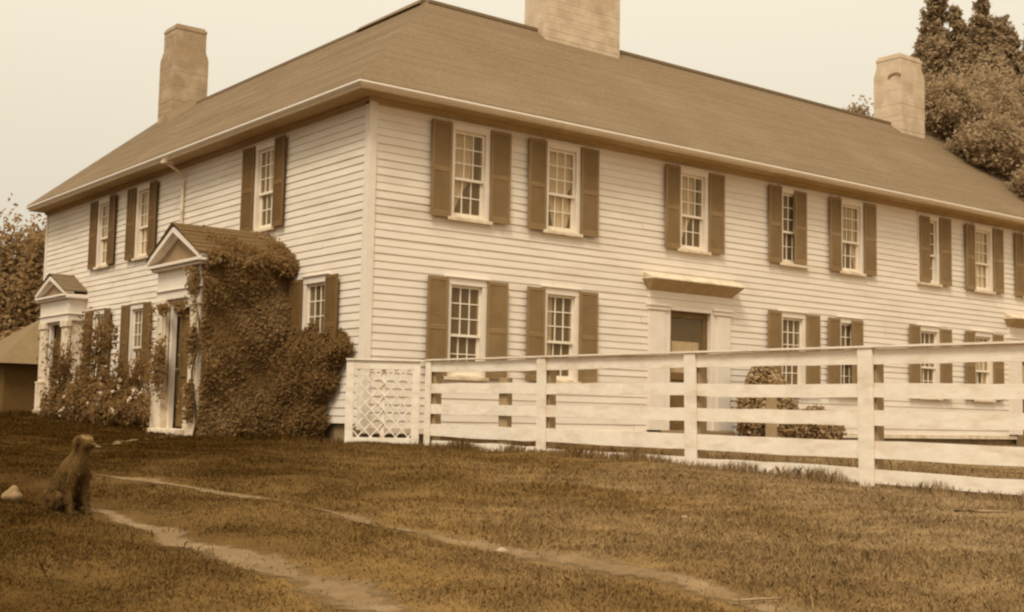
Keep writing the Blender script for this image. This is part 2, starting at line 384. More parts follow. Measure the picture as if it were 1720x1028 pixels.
def window(T, opens, sc, z0, z1, left='open', right='open', cur=None, mt=None, seed=0):
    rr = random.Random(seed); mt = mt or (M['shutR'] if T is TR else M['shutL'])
    a, b_ = sc-HW, sc+HW; o0, o1 = a+CW, b_-CW; zo0, zo1 = z0+.05, z1-.10
    opens.append((o0, o1, zo0, zo1))
    f = MB()                                        # casing and jambs
    f.box(a, o0, 0, .040, z0+.02, z1-.10, T); f.box(o1, b_, 0, .040, z0+.02, z1-.10, T)
    f.box(a-.012, b_+.012, 0, .046, z1-.10, z1+.012, T); f.box(a-.03, b_+.03, 0, .075, z1+.012, z1+.034, T)
    f.box(o0-.02, o0, -.13, 0, zo0, zo1, T); f.box(o1, o1+.02, -.13, 0, zo0, zo1, T); f.box(o0-.02, o1+.02, -.13, 0, zo1, zo1+.02, T)
    win = f.build('window', M['trim'], house, bevel=.004)
    s = MB(); s.box(a-.035, b_+.035, -.10, .085, z0-.035, z0+.02, T); s.box(o0, o1, -.13, .030, z0+.02, zo0, T)
    s.build('sill', M['trim_old'], win, bevel=.006)
    mid = zo0+(zo1-zo0)*.435
    for lo, hi, dd, rows in ((mid-.012, zo1, -.045, 3), (zo0, mid+.028, -.085, 2)):
        k = MB(); st = .038; t = .032
        k.box(o0, o0+st, dd, dd+t, lo, hi, T); k.box(o1-st, o1, dd, dd+t, lo, hi, T)
        bt = .042 if rows == 3 else .065; tp = .042
        k.box(o0+st, o1-st, dd+.001, dd+t-.001, lo, lo+bt, T); k.box(o0+st, o1-st, dd+.001, dd+t-.001, hi-tp, hi, T)
        gw, gh = o1-o0-2*st, hi-tp-lo-bt
        for i in (1, 2): c = o0+st+gw*i/3; k.box(c-.0085, c+.0085, dd+.004, dd+t-.004, lo+bt, hi-tp, T)
        for i in range(1, rows): c = lo+bt+gh*i/rows; k.box(o0+st, o1-st, dd+.006, dd+t-.006, c-.0085, c+.0085, T)
        k.build('sash', M['sash'], win)
        g = MB(); e = dd+.014; tl = rr.uniform(-.004, .004)
        g.quad(T(o0+.01, e, lo+.01), T(o1-.01, e+tl, lo+.01), T(o1-.01, e+tl, hi-.01), T(o0+.01, e, hi-.01)); g.build('pane', M['glass'], win)
    if cur: curtain(T, o0+.01, o1-.01, zo0+.02, zo1-.02, win, cur, rr)
    # the dim room behind: reveal box
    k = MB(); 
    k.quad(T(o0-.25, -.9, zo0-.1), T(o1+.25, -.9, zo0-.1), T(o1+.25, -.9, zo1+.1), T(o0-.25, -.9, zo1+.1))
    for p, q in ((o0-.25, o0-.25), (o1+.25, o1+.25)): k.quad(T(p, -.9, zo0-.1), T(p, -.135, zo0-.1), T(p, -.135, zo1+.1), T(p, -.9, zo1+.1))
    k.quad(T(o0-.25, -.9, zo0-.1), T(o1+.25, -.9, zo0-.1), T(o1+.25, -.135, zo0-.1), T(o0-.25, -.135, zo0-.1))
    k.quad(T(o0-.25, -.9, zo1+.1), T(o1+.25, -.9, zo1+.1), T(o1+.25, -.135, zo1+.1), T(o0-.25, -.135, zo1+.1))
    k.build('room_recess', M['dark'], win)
    SW = .40
    for side, st in (('l', left), ('r', right)):
        lo = side == 'l'
        if st == 'open':
            x0, x1 = (a-SW+.02, a+.02) if lo else (b_-.02, b_+SW-.02)
            shutter(T, x0, x1, z0+.005+rr.uniform(-.012, .012), z1-.005+rr.uniform(-.012, .012), .050, mt, (rr.uniform(.02, .07) if not lo else -rr.uniform(.02, .07)))
        elif st == 'closed':
            x0, x1 = (a+.03, sc-.01) if lo else (sc+.01, b_-.03)
            shutter(T, x0, x1, z0+.03, z1-.03, .050, mt)
    return win
F2 = (3.15, 4.70); F1 = (.593, 2.184)
for k, (c, l, r, cu) in enumerate([(1.885,'open','open','left'), (3.855,'open','open','swag'), (7.08,'open','open','left'), (9.96,'open','closed',None),
                                   (11.86,'open','open','pair'), (14.66,'closed','open',None), (16.85,'open','open','full'), (18.98,'open','open','pair')]):
    window(TR, opensR, c, *F2, l, r, cu, seed=k)
for k, (c, l, r, cu) in enumerate([(1.88,'open','open',None), (3.87,'open','open','narrow'), (9.955,'open','open',None), (11.81,'open','closed',None),
                                   (14.64,'open','open',None), (16.80,'open','open','pair')]):
    window(TR, opensR, c, *F1, l, r, cu, seed=20+k)
for k, (c, cu) in enumerate([(3.43,'left'), (9.0,'full'), (11.31,'pair')]): window(TL, opensL, c, *F2, 'open', 'open', cu, seed=40+k)
for k, (c, cu) in enumerate([(1.50,None), (9.06,None), (11.30,None)]): window(TL, opensL, c, *F1, 'open', 'open', cu, seed=50+k)

# side doors on the long face
def door_leaf(T, s0, s1, z0, z1, d, parent, glazed=True):
    b = MB(); st = .12; zm = z0+(z1-z0)*.42
    b.box(s0, s0+st, d, d+.04, z0, z1, T); b.box(s1-st, s1, d, d+.04, z0, z1, T)
    for a, c in ((z0, z0+.2), (zm, zm+.14), (z1-.12, z1)): b.box(s0+st, s1-st, d, d+.039, a, c, T)
    b.box(s0+st, s1-st, d+.005, d+.02, z0+.2, zm, T)
    b.box((s0+s1)/2-.04, (s0+s1)/2+.04, d+.018, d+.036, z0+.2, zm, T)
    if not glazed:
        b.box(s0+st, s1-st, d+.005, d+.02, zm+.14, z1-.12, T); b.box((s0+s1)/2-.04, (s0+s1)/2+.04, d+.018, d+.036, zm+.14, z1-.12, T)
    o = b.build('door', M['door'], parent, bevel=.004)
    if glazed:
        g = MB(); g.quad(T(s0+st, d+.016, zm+.14), T(s1-st, d+.016, zm+.14), T(s1-st, d+.018, z1-.12), T(s0+st, d+.016, z1-.12)); g.build('pane' if parent is house else 'door_pane', M['glass'], o if parent is house else parent)
        c = MB(); n = 24
        for i in range(n):
            u0, u1 = [s0+st+(s1-s0-2*st)*q/n for q in (i, i+1)]; f = lambda q: d-.05+.012*math.sin(q*70)
            c.quad(T(u0, f(u0), zm+.05), T(u1, f(u1), zm+.05), T(u1, f(u1), z1-.55), T(u0, f(u0), z1-.55))
        c.build('door_curtain', M['curtain2'], o if parent is house else parent, smooth=True)
    kn = MB(); p = Vector(T(s1-.06, d+.04, z0+.95)); q = Vector(T(s1-.06, d+.09, z0+.95))
    kn.tube([p, p.lerp(q, .5), q], [.012, .014, .028], 10); kn.build('door_knob', M['oldpost'], o if parent is house else parent)
    return o
M['curtain2'] = mat('dim_door_curtain', (.92,.80,.63), (.8,.66,.48), 7, .9)
def side_door(s0, s1, z0, z1):                      # s0..s1 is the opening
    PW = .55; ex = s0-PW; ey = s1+PW
    opensR.append((ex+.02, ey-.02, z0-.2, 2.50))
    b = MB()
    b.box(ex+.01, s0-.06, 0, .05, z0, z1+.08, TR); b.box(s1+.06, ey-.01, 0, .05, z0, z1+.08, TR)      # pilasters
    for a, c in ((ex+.03, s0-.16), (s1+.16, ey-.03)): b.box(a, c, .05, .075, z0+.25, z1-.06, TR)
    for a, c in ((ex-.01, s0-.05), (s1+.05, ey+.01)):
        b.box(a, c, 0, .085, z0, z0+.25, TR); b.box(a, c, 0, .09, z1-.02, z1+.05, TR); b.box(a-.02, c+.02, 0, .11, z1+.05, z1+.085, TR)
    b.box(s0-.06, s0, -.12, .055, z0, z1, TR); b.box(s1, s1+.06, -.12, .055, z0, z1, TR); b.box(s0-.06, s1+.06, -.12, .056, z1, z1+.084, TR)
    b.box(ex, ey, 0, .06, z1+.085, z1+.329, TR); b.box(ex-.01, ey+.01, 0, .075, z1+.20, z1+.225, TR)
    ds = b.build('door_surround', M['trim'], house, bevel=.004)
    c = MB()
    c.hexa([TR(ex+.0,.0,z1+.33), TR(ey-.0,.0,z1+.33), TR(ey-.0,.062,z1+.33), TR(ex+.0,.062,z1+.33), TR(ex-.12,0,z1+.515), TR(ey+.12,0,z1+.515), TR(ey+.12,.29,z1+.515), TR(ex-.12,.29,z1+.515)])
    c.build('hood_cove', M['soffit'], ds); c = MB()  # cove underside gets the same painted shade as the eaves
    c.box(ex-.14, ey+.14, 0, .315, z1+.516, z1+.545, TR)
    c.hexa([TR(ex-.13,0,z1+.546), TR(ey+.13,0,z1+.546), TR(ey+.13,.30,z1+.546), TR(ex-.13,.30,z1+.546), TR(ex-.13,0,z1+.66), TR(ey+.13,0,z1+.66), TR(ey+.13,.28,z1+.56), TR(ex-.13,.28,z1+.56)])
    c.build('door_hood', M['trim_old'], ds, bevel=.005)
    door_leaf(TR, s0, s1, z0, z1, -.08, house)
    k = MB(); k.quad(TR(s0-.1,-.9,z0), TR(s1+.1,-.9,z0), TR(s1+.1,-.9,z1+.1), TR(s0-.1,-.9,z1+.1)); k.build('hall_recess', M['dark'], ds)
    t = MB(); t.box(s0-.25, s1+.25, 0, .45, -.62, z0, TR); t.build('door_step', M['stone'], house, bevel=.02)
side_door(6.48, 7.556, -.19, 2.01); side_door(18.45, 19.4, -.19, 2.05)

# entrance porch (deep, gabled) and the shallow far portico, both on the entrance side
def entrance(name, yc, half, dep, zb, zent0, zent1, zapex, ov, doorhw, doortop, pil, roofmat, rings=True, ridge_end=0.0):
    d1 = dep; b = MB()
    b.box(yc-half+.12, yc+half-.12, .002, d1-.25, zb-.1, zb+.10, TL)      # the floor carries the rest
    po = b.build(name, M['stone'], house)
    for sgn in (-1, 1):
        y = yc+sgn*(half-.06); b = MB(); b.box(y-.03, y+.03, 0.002, d1-.02, zb, zent0, TL); b.build('side_wall', M['trim_old'], po)
    opensL.append((yc-half+.05, yc+half-.05, zb-.2, zent0))
    for sgn in (-1, 1):                                         # pilasters with plinth and cap
        p = MB(); y0, y1 = (yc+half-pil, yc+half) if sgn > 0 else (yc-half, yc-half+pil)
        p.box(y0, y1, d1-.02, d1+.05, zb, zent0, TL); p.box(y0-.03, y1+.03, d1-.03, d1+.09, zb, zb+.75, TL)
        p.box(y0-.04, y1+.04, d1-.035, d1+.10, zb+.75, zb+.80, TL)
        p.box(y0+.09, y1-.09, d1+.05, d1+.068, zb+.9, zent0-.2, TL)
        p.box(y0-.03, y1+.03, d1-.03, d1+.085, zent0-.14, zent0-.001, TL); p.build('pilaster', M['trim_old'], po, bevel=.006)
    j = MB()                                                    # door frame
    j.box(yc-half+pil, yc-doorhw, d1-.12, d1-.03, zb, zent0, TL); j.box(yc+doorhw, yc+half-pil, d1-.12, d1-.03, zb, zent0, TL)
    j.box(yc-doorhw, yc+doorhw, d1-.12, d1-.03, doortop, zent0, TL); j.build('door_frame', M['trim'], po, bevel=.005)
    door_leaf(TL, yc-doorhw, yc+doorhw, zb+.16, doortop, d1-.2, po, glazed=False)
    e = MB(); e.box(yc-half-.02, yc+half+.02, 0.003, d1+.06, zent0, zent1-.08, TL); e.box(yc-half-.05, yc+half+.05, .003, d1+.09, zent0+.14, zent0+.165, TL)
    e.box(yc-half-.12, yc+half+.12, .003, d1+.14, zent1-.08, zent1-.03, TL); e.box(yc-half-ov, yc+half+ov, .003, d1+.2, zent1-.03, zent1+.02, TL)
    e.build('entablature', M['trim'], po, bevel=.005)
    H = half+ov; sl = (zapex-zent1-.02)/H
    t = MB()                                                    # tympanum + raking cornice
    t.hexa([TL(yc-half-.05,d1-.03,zent1+.021), TL(yc+half+.05,d1-.03,zent1+.021), TL(yc+half+.05,d1+.06,zent1+.021), TL(yc-half-.05,d1+.06,zent1+.021),
            TL(yc-.02,d1-.03,zapex-.14), TL(yc+.02,d1-.03,zapex-.14), TL(yc+.02,d1+.06,zapex-.14), TL(yc-.02,d1+.06,zapex-.14)])
    t.build('pediment', M['tymp'], po)
    c = MB()
    for sgn in (-1, 1):
        for dn, hh, o in ((.0, .085, .20), (.085, .06, .13)):
            a0 = TL(yc+sgn*H, d1, zent1+.02-dn+.06); 
            p = [TL(yc+sgn*(H-.02), .35 if dn == 0 else d1-.02, zent1+.022), TL(yc+sgn*(H-.02), d1+o, zent1+.022), TL(yc, d1+o, zapex-.02-hh-dn), TL(yc, .35 if dn == 0 else d1-.02, zapex-.02-hh-dn),
                 TL(yc+sgn*(H-.02), .35 if dn == 0 else d1-.02, zent1+.022+max(.02, hh-dn*.6)), TL(yc+sgn*(H-.02), d1+o, zent1+.022+max(.02, hh-dn*.6)), TL(yc, d1+o, zapex-.02-dn), TL(yc, .35 if dn == 0 else d1-.02, zapex-.02-dn)]
            if dn == 0:
                for q in (0, 3, 4, 7): p[q] = TL(*(p[q][1], d1-.04, p[q][2]))
            c.hexa(p)
    c.build('raking_cornice', M['trim'], po)
    r = MB()
    for sgn in (-1, 1):
        n = max(2, int(H/.14))
        for i in range(n):                                      # shingle courses
            u0, u1 = i/n, (i+1)/n
            f = lambda u, o: (yc+sgn*H*(1-u), zent1+.115+(zapex+.06-zent1-.115)*u+o)
            ya, za = f(u0, .012); yb, zb_ = f(u1, -.002)
            j0 = rng.uniform(-.006, .006)
            r.hexa([TL(ya,.02,za-.04+j0), TL(ya,d1+.20,za-.04+j0), TL(yb,d1+.20,zb_-.04), TL(yb,.02,zb_-.04), TL(ya,.02,za+j0), TL(ya,d1+.22,za+j0), TL(yb,d1+.22,zb_), TL(yb,.02,zb_)])
    r.build('porch_roof', roofmat, po)
    s = MB(); s.box(yc-doorhw-.15, yc+doorhw+.15, d1-.16, d1+.26, zb-.25, zb+.13, TL); s.box(yc-doorhw-.3, yc+doorhw+.3, d1-.1, d1+.6, zb-.3, zb-.03, TL); s.build('step', M['trim_old'] if dep > 1 else M['rock'], po, bevel=.015)
    return po
M['tymp'] = mat('tympanum_boards', (.33,.225,.12), (.27,.18,.09), 5, .8, .3, 30)
entrance('porch', 3.27, .86, 1.55, -.44, 1.83, 2.40, 3.02, .20, .40, 1.68, .37, M['roofP'])
entrance('portico', 13.25, .98, .36, -.20, 1.98, 2.56, 3.06, .06, .46, 1.93, .42, M['roof'])

# walls
clap('clapboard_wall', TR, .10, XE, -.22, 4.80, opensR, 1)
clap('clapboard_wall', TL, .10, YE, -.16, 4.80, opensL, 2)
slope = (RH-ZE)/(RX+EV)
gab = lambda z: ((0, 2*RX) if z < 4.9 else ((z-4.9)/slope+.05, 2*RX-(z-4.9)/slope-.05))
TGX = lambda s, d, z: (XE+d, s, z); TGY = lambda s, d, z: (s, YE+d, z)
TBX = lambda s, d, z: (s, 2*RX+d, z); TBY = lambda s, d, z: (2*RX+d, s, z)
clap('gable_wall', TGX, 0, 2*RX, -.22, 7.7, [], 3, gab); clap('gable_wall', TGY, 0, 2*RX, -.16, 7.7, [], 4, gab)
clap('rear_wall', TBX, 2*RX, XE, -.22, 4.8, [], 5); clap('rear_wall', TBY, 2*RX, YE, -.22, 4.8, [], 6)
b = MB()
b.box(-.036, .105, -.036, .001, -.25, 4.849); b.box(-.035, .001, .001, .105, -.25, 4.849)
b.build('corner_board', M['trim'], house, bevel=.004)
b = MB(); b.box(YE-.10, YE+.03, -.002, .034, -.2, 4.8, TL); b.build('corner_board', M['trim'], house, bevel=.004)
b = MB(); b.box(XE-.10, XE+.03, -.002, .034, -.25, 4.8, TR); b.build('corner_board', M['trim'], house, bevel=.004)
b = MB(); b.box(.05, XE-.02, .05, .25, -.75, -.225); b.box(.05, .25, .251, YE-.02, -.75, -.165)
b.box(.25, XE-.02, 2*RX-.25, 2*RX-.05, -.75, -.225); b.box(XE-.25, XE-.051, .252, 2*RX-.252, -.75, -.225)
b.build('foundation', M['stone'], house)
b = MB(); b.box(-.02, XE, -.045, .0, -.30, -.222); b.build('sill_board', M['trim_old'], house)
# cornice: frieze, soffit, fascia, crown
fz, sf = 4.70, 4.85
for seg in (0,):
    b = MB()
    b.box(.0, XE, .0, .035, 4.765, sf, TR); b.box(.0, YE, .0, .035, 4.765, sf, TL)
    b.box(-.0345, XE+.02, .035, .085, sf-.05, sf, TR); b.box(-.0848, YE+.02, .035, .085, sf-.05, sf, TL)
    b.build('frieze', M['soffit'], house)  # frieze darkened in colour to carry the eave shade down the wall
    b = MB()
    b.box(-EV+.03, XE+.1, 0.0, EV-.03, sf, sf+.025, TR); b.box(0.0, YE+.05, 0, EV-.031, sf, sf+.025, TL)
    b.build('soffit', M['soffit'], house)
    b = MB()
    def run(pts, T, s1):                            # moulded profile mitred at the corner
        for (d0, z0), (d1, z1) in zip(pts, pts[1:]):
            b.quad(T(-d0, d0, z0), T(s1, d0, z0), T(s1, d1, z1), T(-d1, d1, z1))
    prof = [(EV-.07, sf-.001), (EV-.04, sf-.001), (EV-.04, sf+.03), (EV-.02, sf+.045), (EV+.016, sf+.078), (EV+.016, sf+.124), (EV-.04, sf+.130)]
    run(prof, TR, XE+.12); run(prof, TL, YE+.06)
    b.build('cornice', M['crown'], house)

# roof, in shingle courses
def roof():
    b = MB(); e = EV+.018
    zr = lambda d: ZE+.02+(d+e)*(RH-ZE-.02)/(RX+e)
    n = 56
    xe, ye = XE+.14, YE+.07
    for i in range(n):
        d0, d1 = -e+(RX+e)*i/n, -e+(RX+e)*(i+1)/n
        o0, o1 = .004, -.001
        za, zb = zr(d0)+o0, zr(d1)+o1
        # long side front / entrance side front
        for side in (0, 1):
            end = xe if side == 0 else ye
            st = []; p = d0
            pos = p+rng.uniform(1, 4)
            cs = [None]
            while pos < end: cs.append(pos); pos += rng.uniform(.5, 2.6)
            cs.append(end)
            for q0, q1 in zip(cs, cs[1:]):
                j = rng.uniform(-.003, .004)
                a0 = d0 if q0 is None else q0; a1 = d1 if q0 is None else q0
                P = [(a0, d0, za+j), (q1, d0, za+j), (q1, d1, zb), (a1, d1, zb)]
                Q = [(a0, d0, za-.016), (q1, d0, za-.016), (q1, d0, za+j), (a0, d0, za+j)]
                if side: P = [(y, x, z) for x, y, z in P]; Q = [(y, x, z) for x, y, z in Q]
                b.quad(*P); b.quad(*Q)
        # rear slopes
        m0, m1 = 2*RX-d0, 2*RX-d1
        b.quad((m0, m0, za), (xe, m0, za), (xe, m1, zb), (m1, m1, zb)); b.quad((m0, m0, za), (m0, ye, za), (m1, ye, zb), (m1, m1, zb))
    # deck edges at the two gables
    for T in (lambda x, y, z: (xe, y, z), lambda x, y, z: (y, ye, z)):
        b.quad(T(0, -e, ZE-.06), T(0, RX, RH-.08), T(0, RX, RH+.01), T(0, -e, ZE+.03)); b.quad(T(0, 2*RX+e, ZE-.06), T(0, RX, RH-.08), T(0, RX, RH+.01), T(0, 2*RX+e, ZE+.03))
    r = b.build('roof', M['roof'], house)
    c = MB()
    c.box(RX-.02, xe, RX-.09, RX+.09, RH-.05, RH+.012)
    c.hexa([(RX-.12,RX+.12,RH-.03),(RX+.12,RX+.12,RH-.03),(RX+.12,5.4,RH-.03),(RX-.12,5.4,RH-.03),(RX-.05,RX+.1,RH+.07),(RX+.05,RX+.1,RH+.07),(RX+.05,5.35,RH+.05),(RX-.05,5.35,RH+.05)])
    c.box(RX-.09, RX+.09, 5.41, ye, RH-.06, RH+.0)
    c.build('ridge_cap', M['roof'], r)
    return r
roof_o = roof()

def chimney(x0, x1, y0, y1, z0, zs, zt, taper, mt, arch=False, cap=True):
    b = MB(); n = int((zt-z0)/.075)
    for i in range(n):                               # courses of brick with slightly uneven faces
        za, zb = z0+(zt-z0)*i/n, z0+(zt-z0)*(i+1)/n-.0015
        k = 0 if za < zs else taper*min(1, (za-zs)/.25)
        j = [rng.uniform(-.003, .003) for _ in range(4)]
        b.box(x0+k+j[0], x1-k+j[1], y0+k+j[2], y1-k+j[3], za, zb)
    b.box(x0+.02+taper, x1-.02-taper, y0+.02+taper, y1-.02-taper, z0, zt-.01)
    o = b.build('chimney', mt, house)
    if cap:
        c = MB(); k = taper-.012
        c.box(x0+k, x1-k, y0+k, y1-k, zt, zt+.07); c.box(x0+k+.04, x1-k-.04, y0+k+.04, y1-k-.04, zt+.07, zt+.13); c.build('chimney_cap', mt, o)
    l = MB()
    zr_ = lambda y: RH
    l.box(x0-.03, x1+.03, y0-.03, y1+.03, z0, z0+.9); 
    return o
chimney(5.57, 7.55, 2.58, 3.30, 7.2, 9.6, 10.2, .06, M['chim'])
chimney(2.50, 3.45, 13.95, 14.85, 7.1, 9.05, 9.83, .06, M['chimD'])
ch = chimney(17.38, 18.42, 2.55, 3.38, 7.2, 9.03, 9.48, .05, M['chim'])
b = MB()
for k in range(8):                                   # the arched soot-dark brick opening on the right-hand stack
    a0, a1 = math.pi*k/8, math.pi*(k+1)/8
    for T, cc, rr_ in ((lambda s, z: (17.362, s, z), 2.74, .2),):
        q = [T(cc+rr_*math.cos(a), 9.0+.09*math.sin(a)) for a in (a0, a1)]
        q2 = [T(cc+(rr_-.05)*math.cos(a), 9.0+.09*math.sin(a)-.05) for a in (a1, a0)]
        b.hexa([(p[0], p[1], p[2]) for p in q+q2]+[(p[0]+.03, p[1], p[2]) for p in q+q2])
b.build('chimney_vent', M['shutR'], ch)
# lead / shingle saddle at the far chimney foot
b = MB(); b.hexa([(2.05,13.2,6.9),(3.0,13.0,6.9),(3.0,13.96,6.9),(2.05,13.96,6.9),(2.25,13.55,7.30),(2.95,13.25,7.86),(2.95,13.96,8.02),(2.36,13.96,7.52)]); b.build('chimney_saddle', M['roof'], roof_o)

# downspout
b = MB(); b.tube([(-EV+.1,6.93,4.86),(-EV+.1,6.93,4.80),(-.07,6.93,4.62),(-.06,6.93,4.5),(-.06,6.93,-.2)], .032, 8); b.box(-EV+.0, -EV+.2, 6.84, 7.02, 4.80, 4.86)
b.build('downspout', M['trim_old'], house, smooth=False)

# ------------------------------------------------------------------ board fence
FXp = .45
fence = empty('board_fence', (FXp, -1.18, -.46), 'whitewashed five rail board fence running along the yard', 'fence')
posts = [-1.18, -3.78, -6.42, -8.78, -11.75, -14.4, -17.0]
rails = [(.615, .765), (.305, .445), (.010, .155), (-.305, -.132), (-.545, -.405)]
tilt = [-.0062, -.0080, -.0045, -.0050, -.0045]
zt = lambda base, y, k: base+tilt[k]*(-(y+2.8))*1.0
rr = random.Random(5)
for i, y in enumerate(posts):
    g0 = float(gz(FXp, y))
    b = MB(); w2 = .062 if i == 0 else .085; lean = (.0, .02, .035, .015, .01, 0, 0)[i]
    ztp = .785-.006*(-(y+1))
    b.hexa([(FXp-.075,y+w2-lean,g0-.2),(FXp-.040,y+w2-lean,g0-.2),(FXp-.040,y-w2-lean,g0-.2),(FXp-.075,y-w2-lean,g0-.2),(FXp-.075,y+w2,ztp),(FXp-.040,y+w2,ztp),(FXp-.040,y-w2,ztp),(FXp-.075,y-w2,ztp)])
    b.build('batten', M['fence'], fence, bevel=.006)
    b = MB(); b.box(FXp+.001, FXp+.13, y-.085, y+.075, g0-.25, ztp-.06); b.build('post', M['oldpost'], fence, bevel=.01)
b = MB(); b.box(FXp+.002, FXp+.10, -2.98, -2.80, -.75, .52); b.build('post', M['oldpost'], fence, bevel=.01)
for i, (ya, yb) in enumerate(zip(posts, posts[1:])):
    for k, (z0, z1) in enumerate(rails):
        b = MB(); n = 7; e = [[rr.uniform(-.006, .006) for _ in range(n+1)] for _ in range(2)]
        sag = rr.uniform(-.012, .004); A, B = ya-.002, yb+.002
        if k == 4 and i == 0: A = ya-.10
        P = []
        for j in range(n+1):
            y = A+(B-A)*j/n; s_ = sag*math.sin(math.pi*j/n)
            l0, h0 = zt(z0, y, k)+s_+e[0][j], zt(z1, y, k)+s_+e[1][j]
            if k == 4:
                h0 += [.035, .005, 0, -.01, 0, 0][i]-.0*j
                if i == 0: h0 += rr.uniform(-.012, .012)
            P.append((y, l0, h0))
        for (y0, a0, b0), (y1, a1, b1) in zip(P, P[1:]):
            b.hexa([(FXp-.038,y0,a0),(FXp,y0,a0),(FXp,y1,a1),(FXp-.038,y1,a1),(FXp-.038,y0,b0),(FXp,y0,b0),(FXp,y1,b1),(FXp-.038,y1,b1)])
        b.build('rail', M['fence'], fence)
    b = MB(); za, zb = .785-.006*(-(ya+1)), .785-.006*(-(yb+1)); 
    b.hexa([(FXp-.09,ya+(.06 if i==0 else 0),za+.002),(FXp+.06,ya+(.06 if i==0 else 0),za+.002),(FXp+.06,yb,zb+.002),(FXp-.09,yb,zb+.002),(FXp-.09,ya+(.06 if i==0 else 0),za+.022),(FXp+.06,ya+(.06 if i==0 else 0),za+.022),(FXp+.06,yb,zb+.022),(FXp-.09,yb,zb+.022)])
    b.build('cap_board', M['fence'], fence)

# ------------------------------------------------------------------ lattice gate
g0, g1 = Vector((-.545, -.44, 0)), Vector((.36, -1.02, 0)); gd = (g1-g0); gw = gd.length; gd.normalize(); gn = Vector((gd.y, -gd.x, 0))
TG = lambda s, d, z: tuple(g0+gd*s+gn*d+Vector((0, 0, z)))
gate = empty('lattice_gate', (g0.x, g0.y, -.46), 'white lattice gate standing between the fence end and the house corner', 'gate')
zb, ztop = -.445, .775
for a, c, w_ in ((0, .115, 1), (gw-.115, gw, 1)):
    b = MB(); b.box(a, c, -.02, .03, zb, ztop-.001, TG); b.build('stile', M['fence'], gate, bevel=.005)
b = MB(); b.box(.116, gw-.116, -.018, .028, ztop-.13, ztop-.002, TG); b.build('top_rail', M['fence'], gate, bevel=.005)
b = MB(); b.box(.116, gw-.116, -.018, .028, zb+.01, zb+.10, TG); b.build('bottom_rail', M['fence'], gate, bevel=.005)
b = MB(); b.box(gw*.5-.03, gw*.5+.03, -.045, -.019, zb+.10, ztop-.13, TG); b.build('middle_stile', M['fence'], gate, bevel=.005)
b = MB(); b.box(-.01, gw+.05, -.06, .06, ztop, ztop+.022, TG); b.build('cap_board', M['fence'], gate)
b = MB(); x0, x1, z0, z1 = .10, gw-.10, zb+.08, ztop-.12
for sgn, d in ((1, .0), (-1, .012)):
    c = -3.0
    while c < 3.0:
        # line z = z0 + sgn*(x-x0)*1.08 + c, clipped to the panel
        pts = []
        f = lambda x: z0+sgn*(x-x0)*1.08+c
        xa, xb = x0, x1
        for zz in (z0, z1):
            xx = x0+(zz-z0-c)/(sgn*1.08); pts.append(xx)
        lo, hi = max(x0, min(pts)), min(x1, max(pts))
        if hi-lo > .02: b.bar(TG(lo, d, f(lo)), TG(hi, d, f(hi)), .018, .008, gn.cross(gd))
        c += .196
b.build('lattice', M['fence'], gate)

# ------------------------------------------------------------------ leaves
def leaves(P, size, outward=None, flat=.35, seed=0, elong=1.5):
    r = np.random.default_rng(seed); P = np.asarray(P, float); n = len(P)
    a = r.normal(0, 1, (n, 3)); 
    if outward is not None: a = a*flat+np.asarray(outward)*(1-flat)*1.2
    a /= np.linalg.norm(a, axis=1, keepdims=True)+1e-9
    t = r.normal(0, 1, (n, 3)); t -= a*(t*a).sum(1, keepdims=True); t /= np.linalg.norm(t, axis=1, keepdims=True)+1e-9
    q = np.cross(a, t); s = (size*r.uniform(.55, 1.35, n))[:, None]
    V = np.stack([P-t*s*elong*.5, P+q*s*.5+a*s*.12, P+t*s*elong*.5, P-q*s*.5+a*s*.12], 1).reshape(-1, 3)
    F = np.arange(n*4).reshape(n, 4)
    return V, F
def leaf_obj(name, P, size, mt, parent=None, **kw):
    P = np.asarray(P, float)
    if P.shape[1] == 6: kw.setdefault('outward', P[:, 3:]+np.array([-.25, -.35, .35])); kw.setdefault('flat', .42); P = P[:, :3]
    V, F = leaves(P, size, **kw); return link(name, np_mesh(name, V, F), mt, parent)
def blob(c, r, n, g, shell=.55):
    v = g.normal(0, 1, (n, 3)); v /= np.linalg.norm(v, axis=1, keepdims=True)
    rad = g.uniform(shell, 1, (n, 1))**.7
    lump = 1+.22*np.sin(v[:, :1]*7+c[0]*3)*np.sin(v[:, 1:2]*6+c[1])*np.cos(v[:, 2:]*5)
    return np.concatenate([np.asarray(c)+v*rad*lump*np.asarray(r), v/np.asarray(r)*min(r)], 1)
def pad(P, nrm=None):
    P = np.asarray(P, float)
    if P.shape[1] == 6: return P
    return np.concatenate([P, np.zeros_like(P) if nrm is None else np.broadcast_to(nrm, P.shape)], 1)
def above(P, eps=.0): 
    return P[P[:, 2] > gz(P[:, 0], P[:, 1])+eps]

# vine over the porch flank
gv = np.random.default_rng(21)
vine = empty('climbing_vine', (-.9, 2.2, -.45), 'dense dark climbing vine covering the side of the gabled porch', 'vine')
P = []
n = 80000
x = gv.uniform(-1.56, .02, n)-.06*gv.random(n); z = gv.uniform(-.5, 2.42, n); dep = .62+gv.normal(0, .12, n)
bulge = .17+.06*np.sin(x*4+z*2.3)+.05*np.sin(z*5.1-x*3)+.03*np.sin(x*11+z*9)+.12*np.clip(1.2-z, 0, 2)*.4
P.append(np.stack([x, 2.41-dep*np.clip(bulge, .05, 1)-.03, z], 1))
n = 5200                                               # straggling over the front right pilaster
y = 2.36+np.abs(gv.normal(0, .13, n)); z = gv.uniform(-.45, 2.3, n); k = (np.sin(z*6.5+.6)+.5*np.sin(z*15+y*9)+gv.normal(0, .5, n) > .42); P.append(np.stack([-1.62-np.abs(gv.normal(0, .05, n))-.03, y, z], 1)[k])
n = 1100
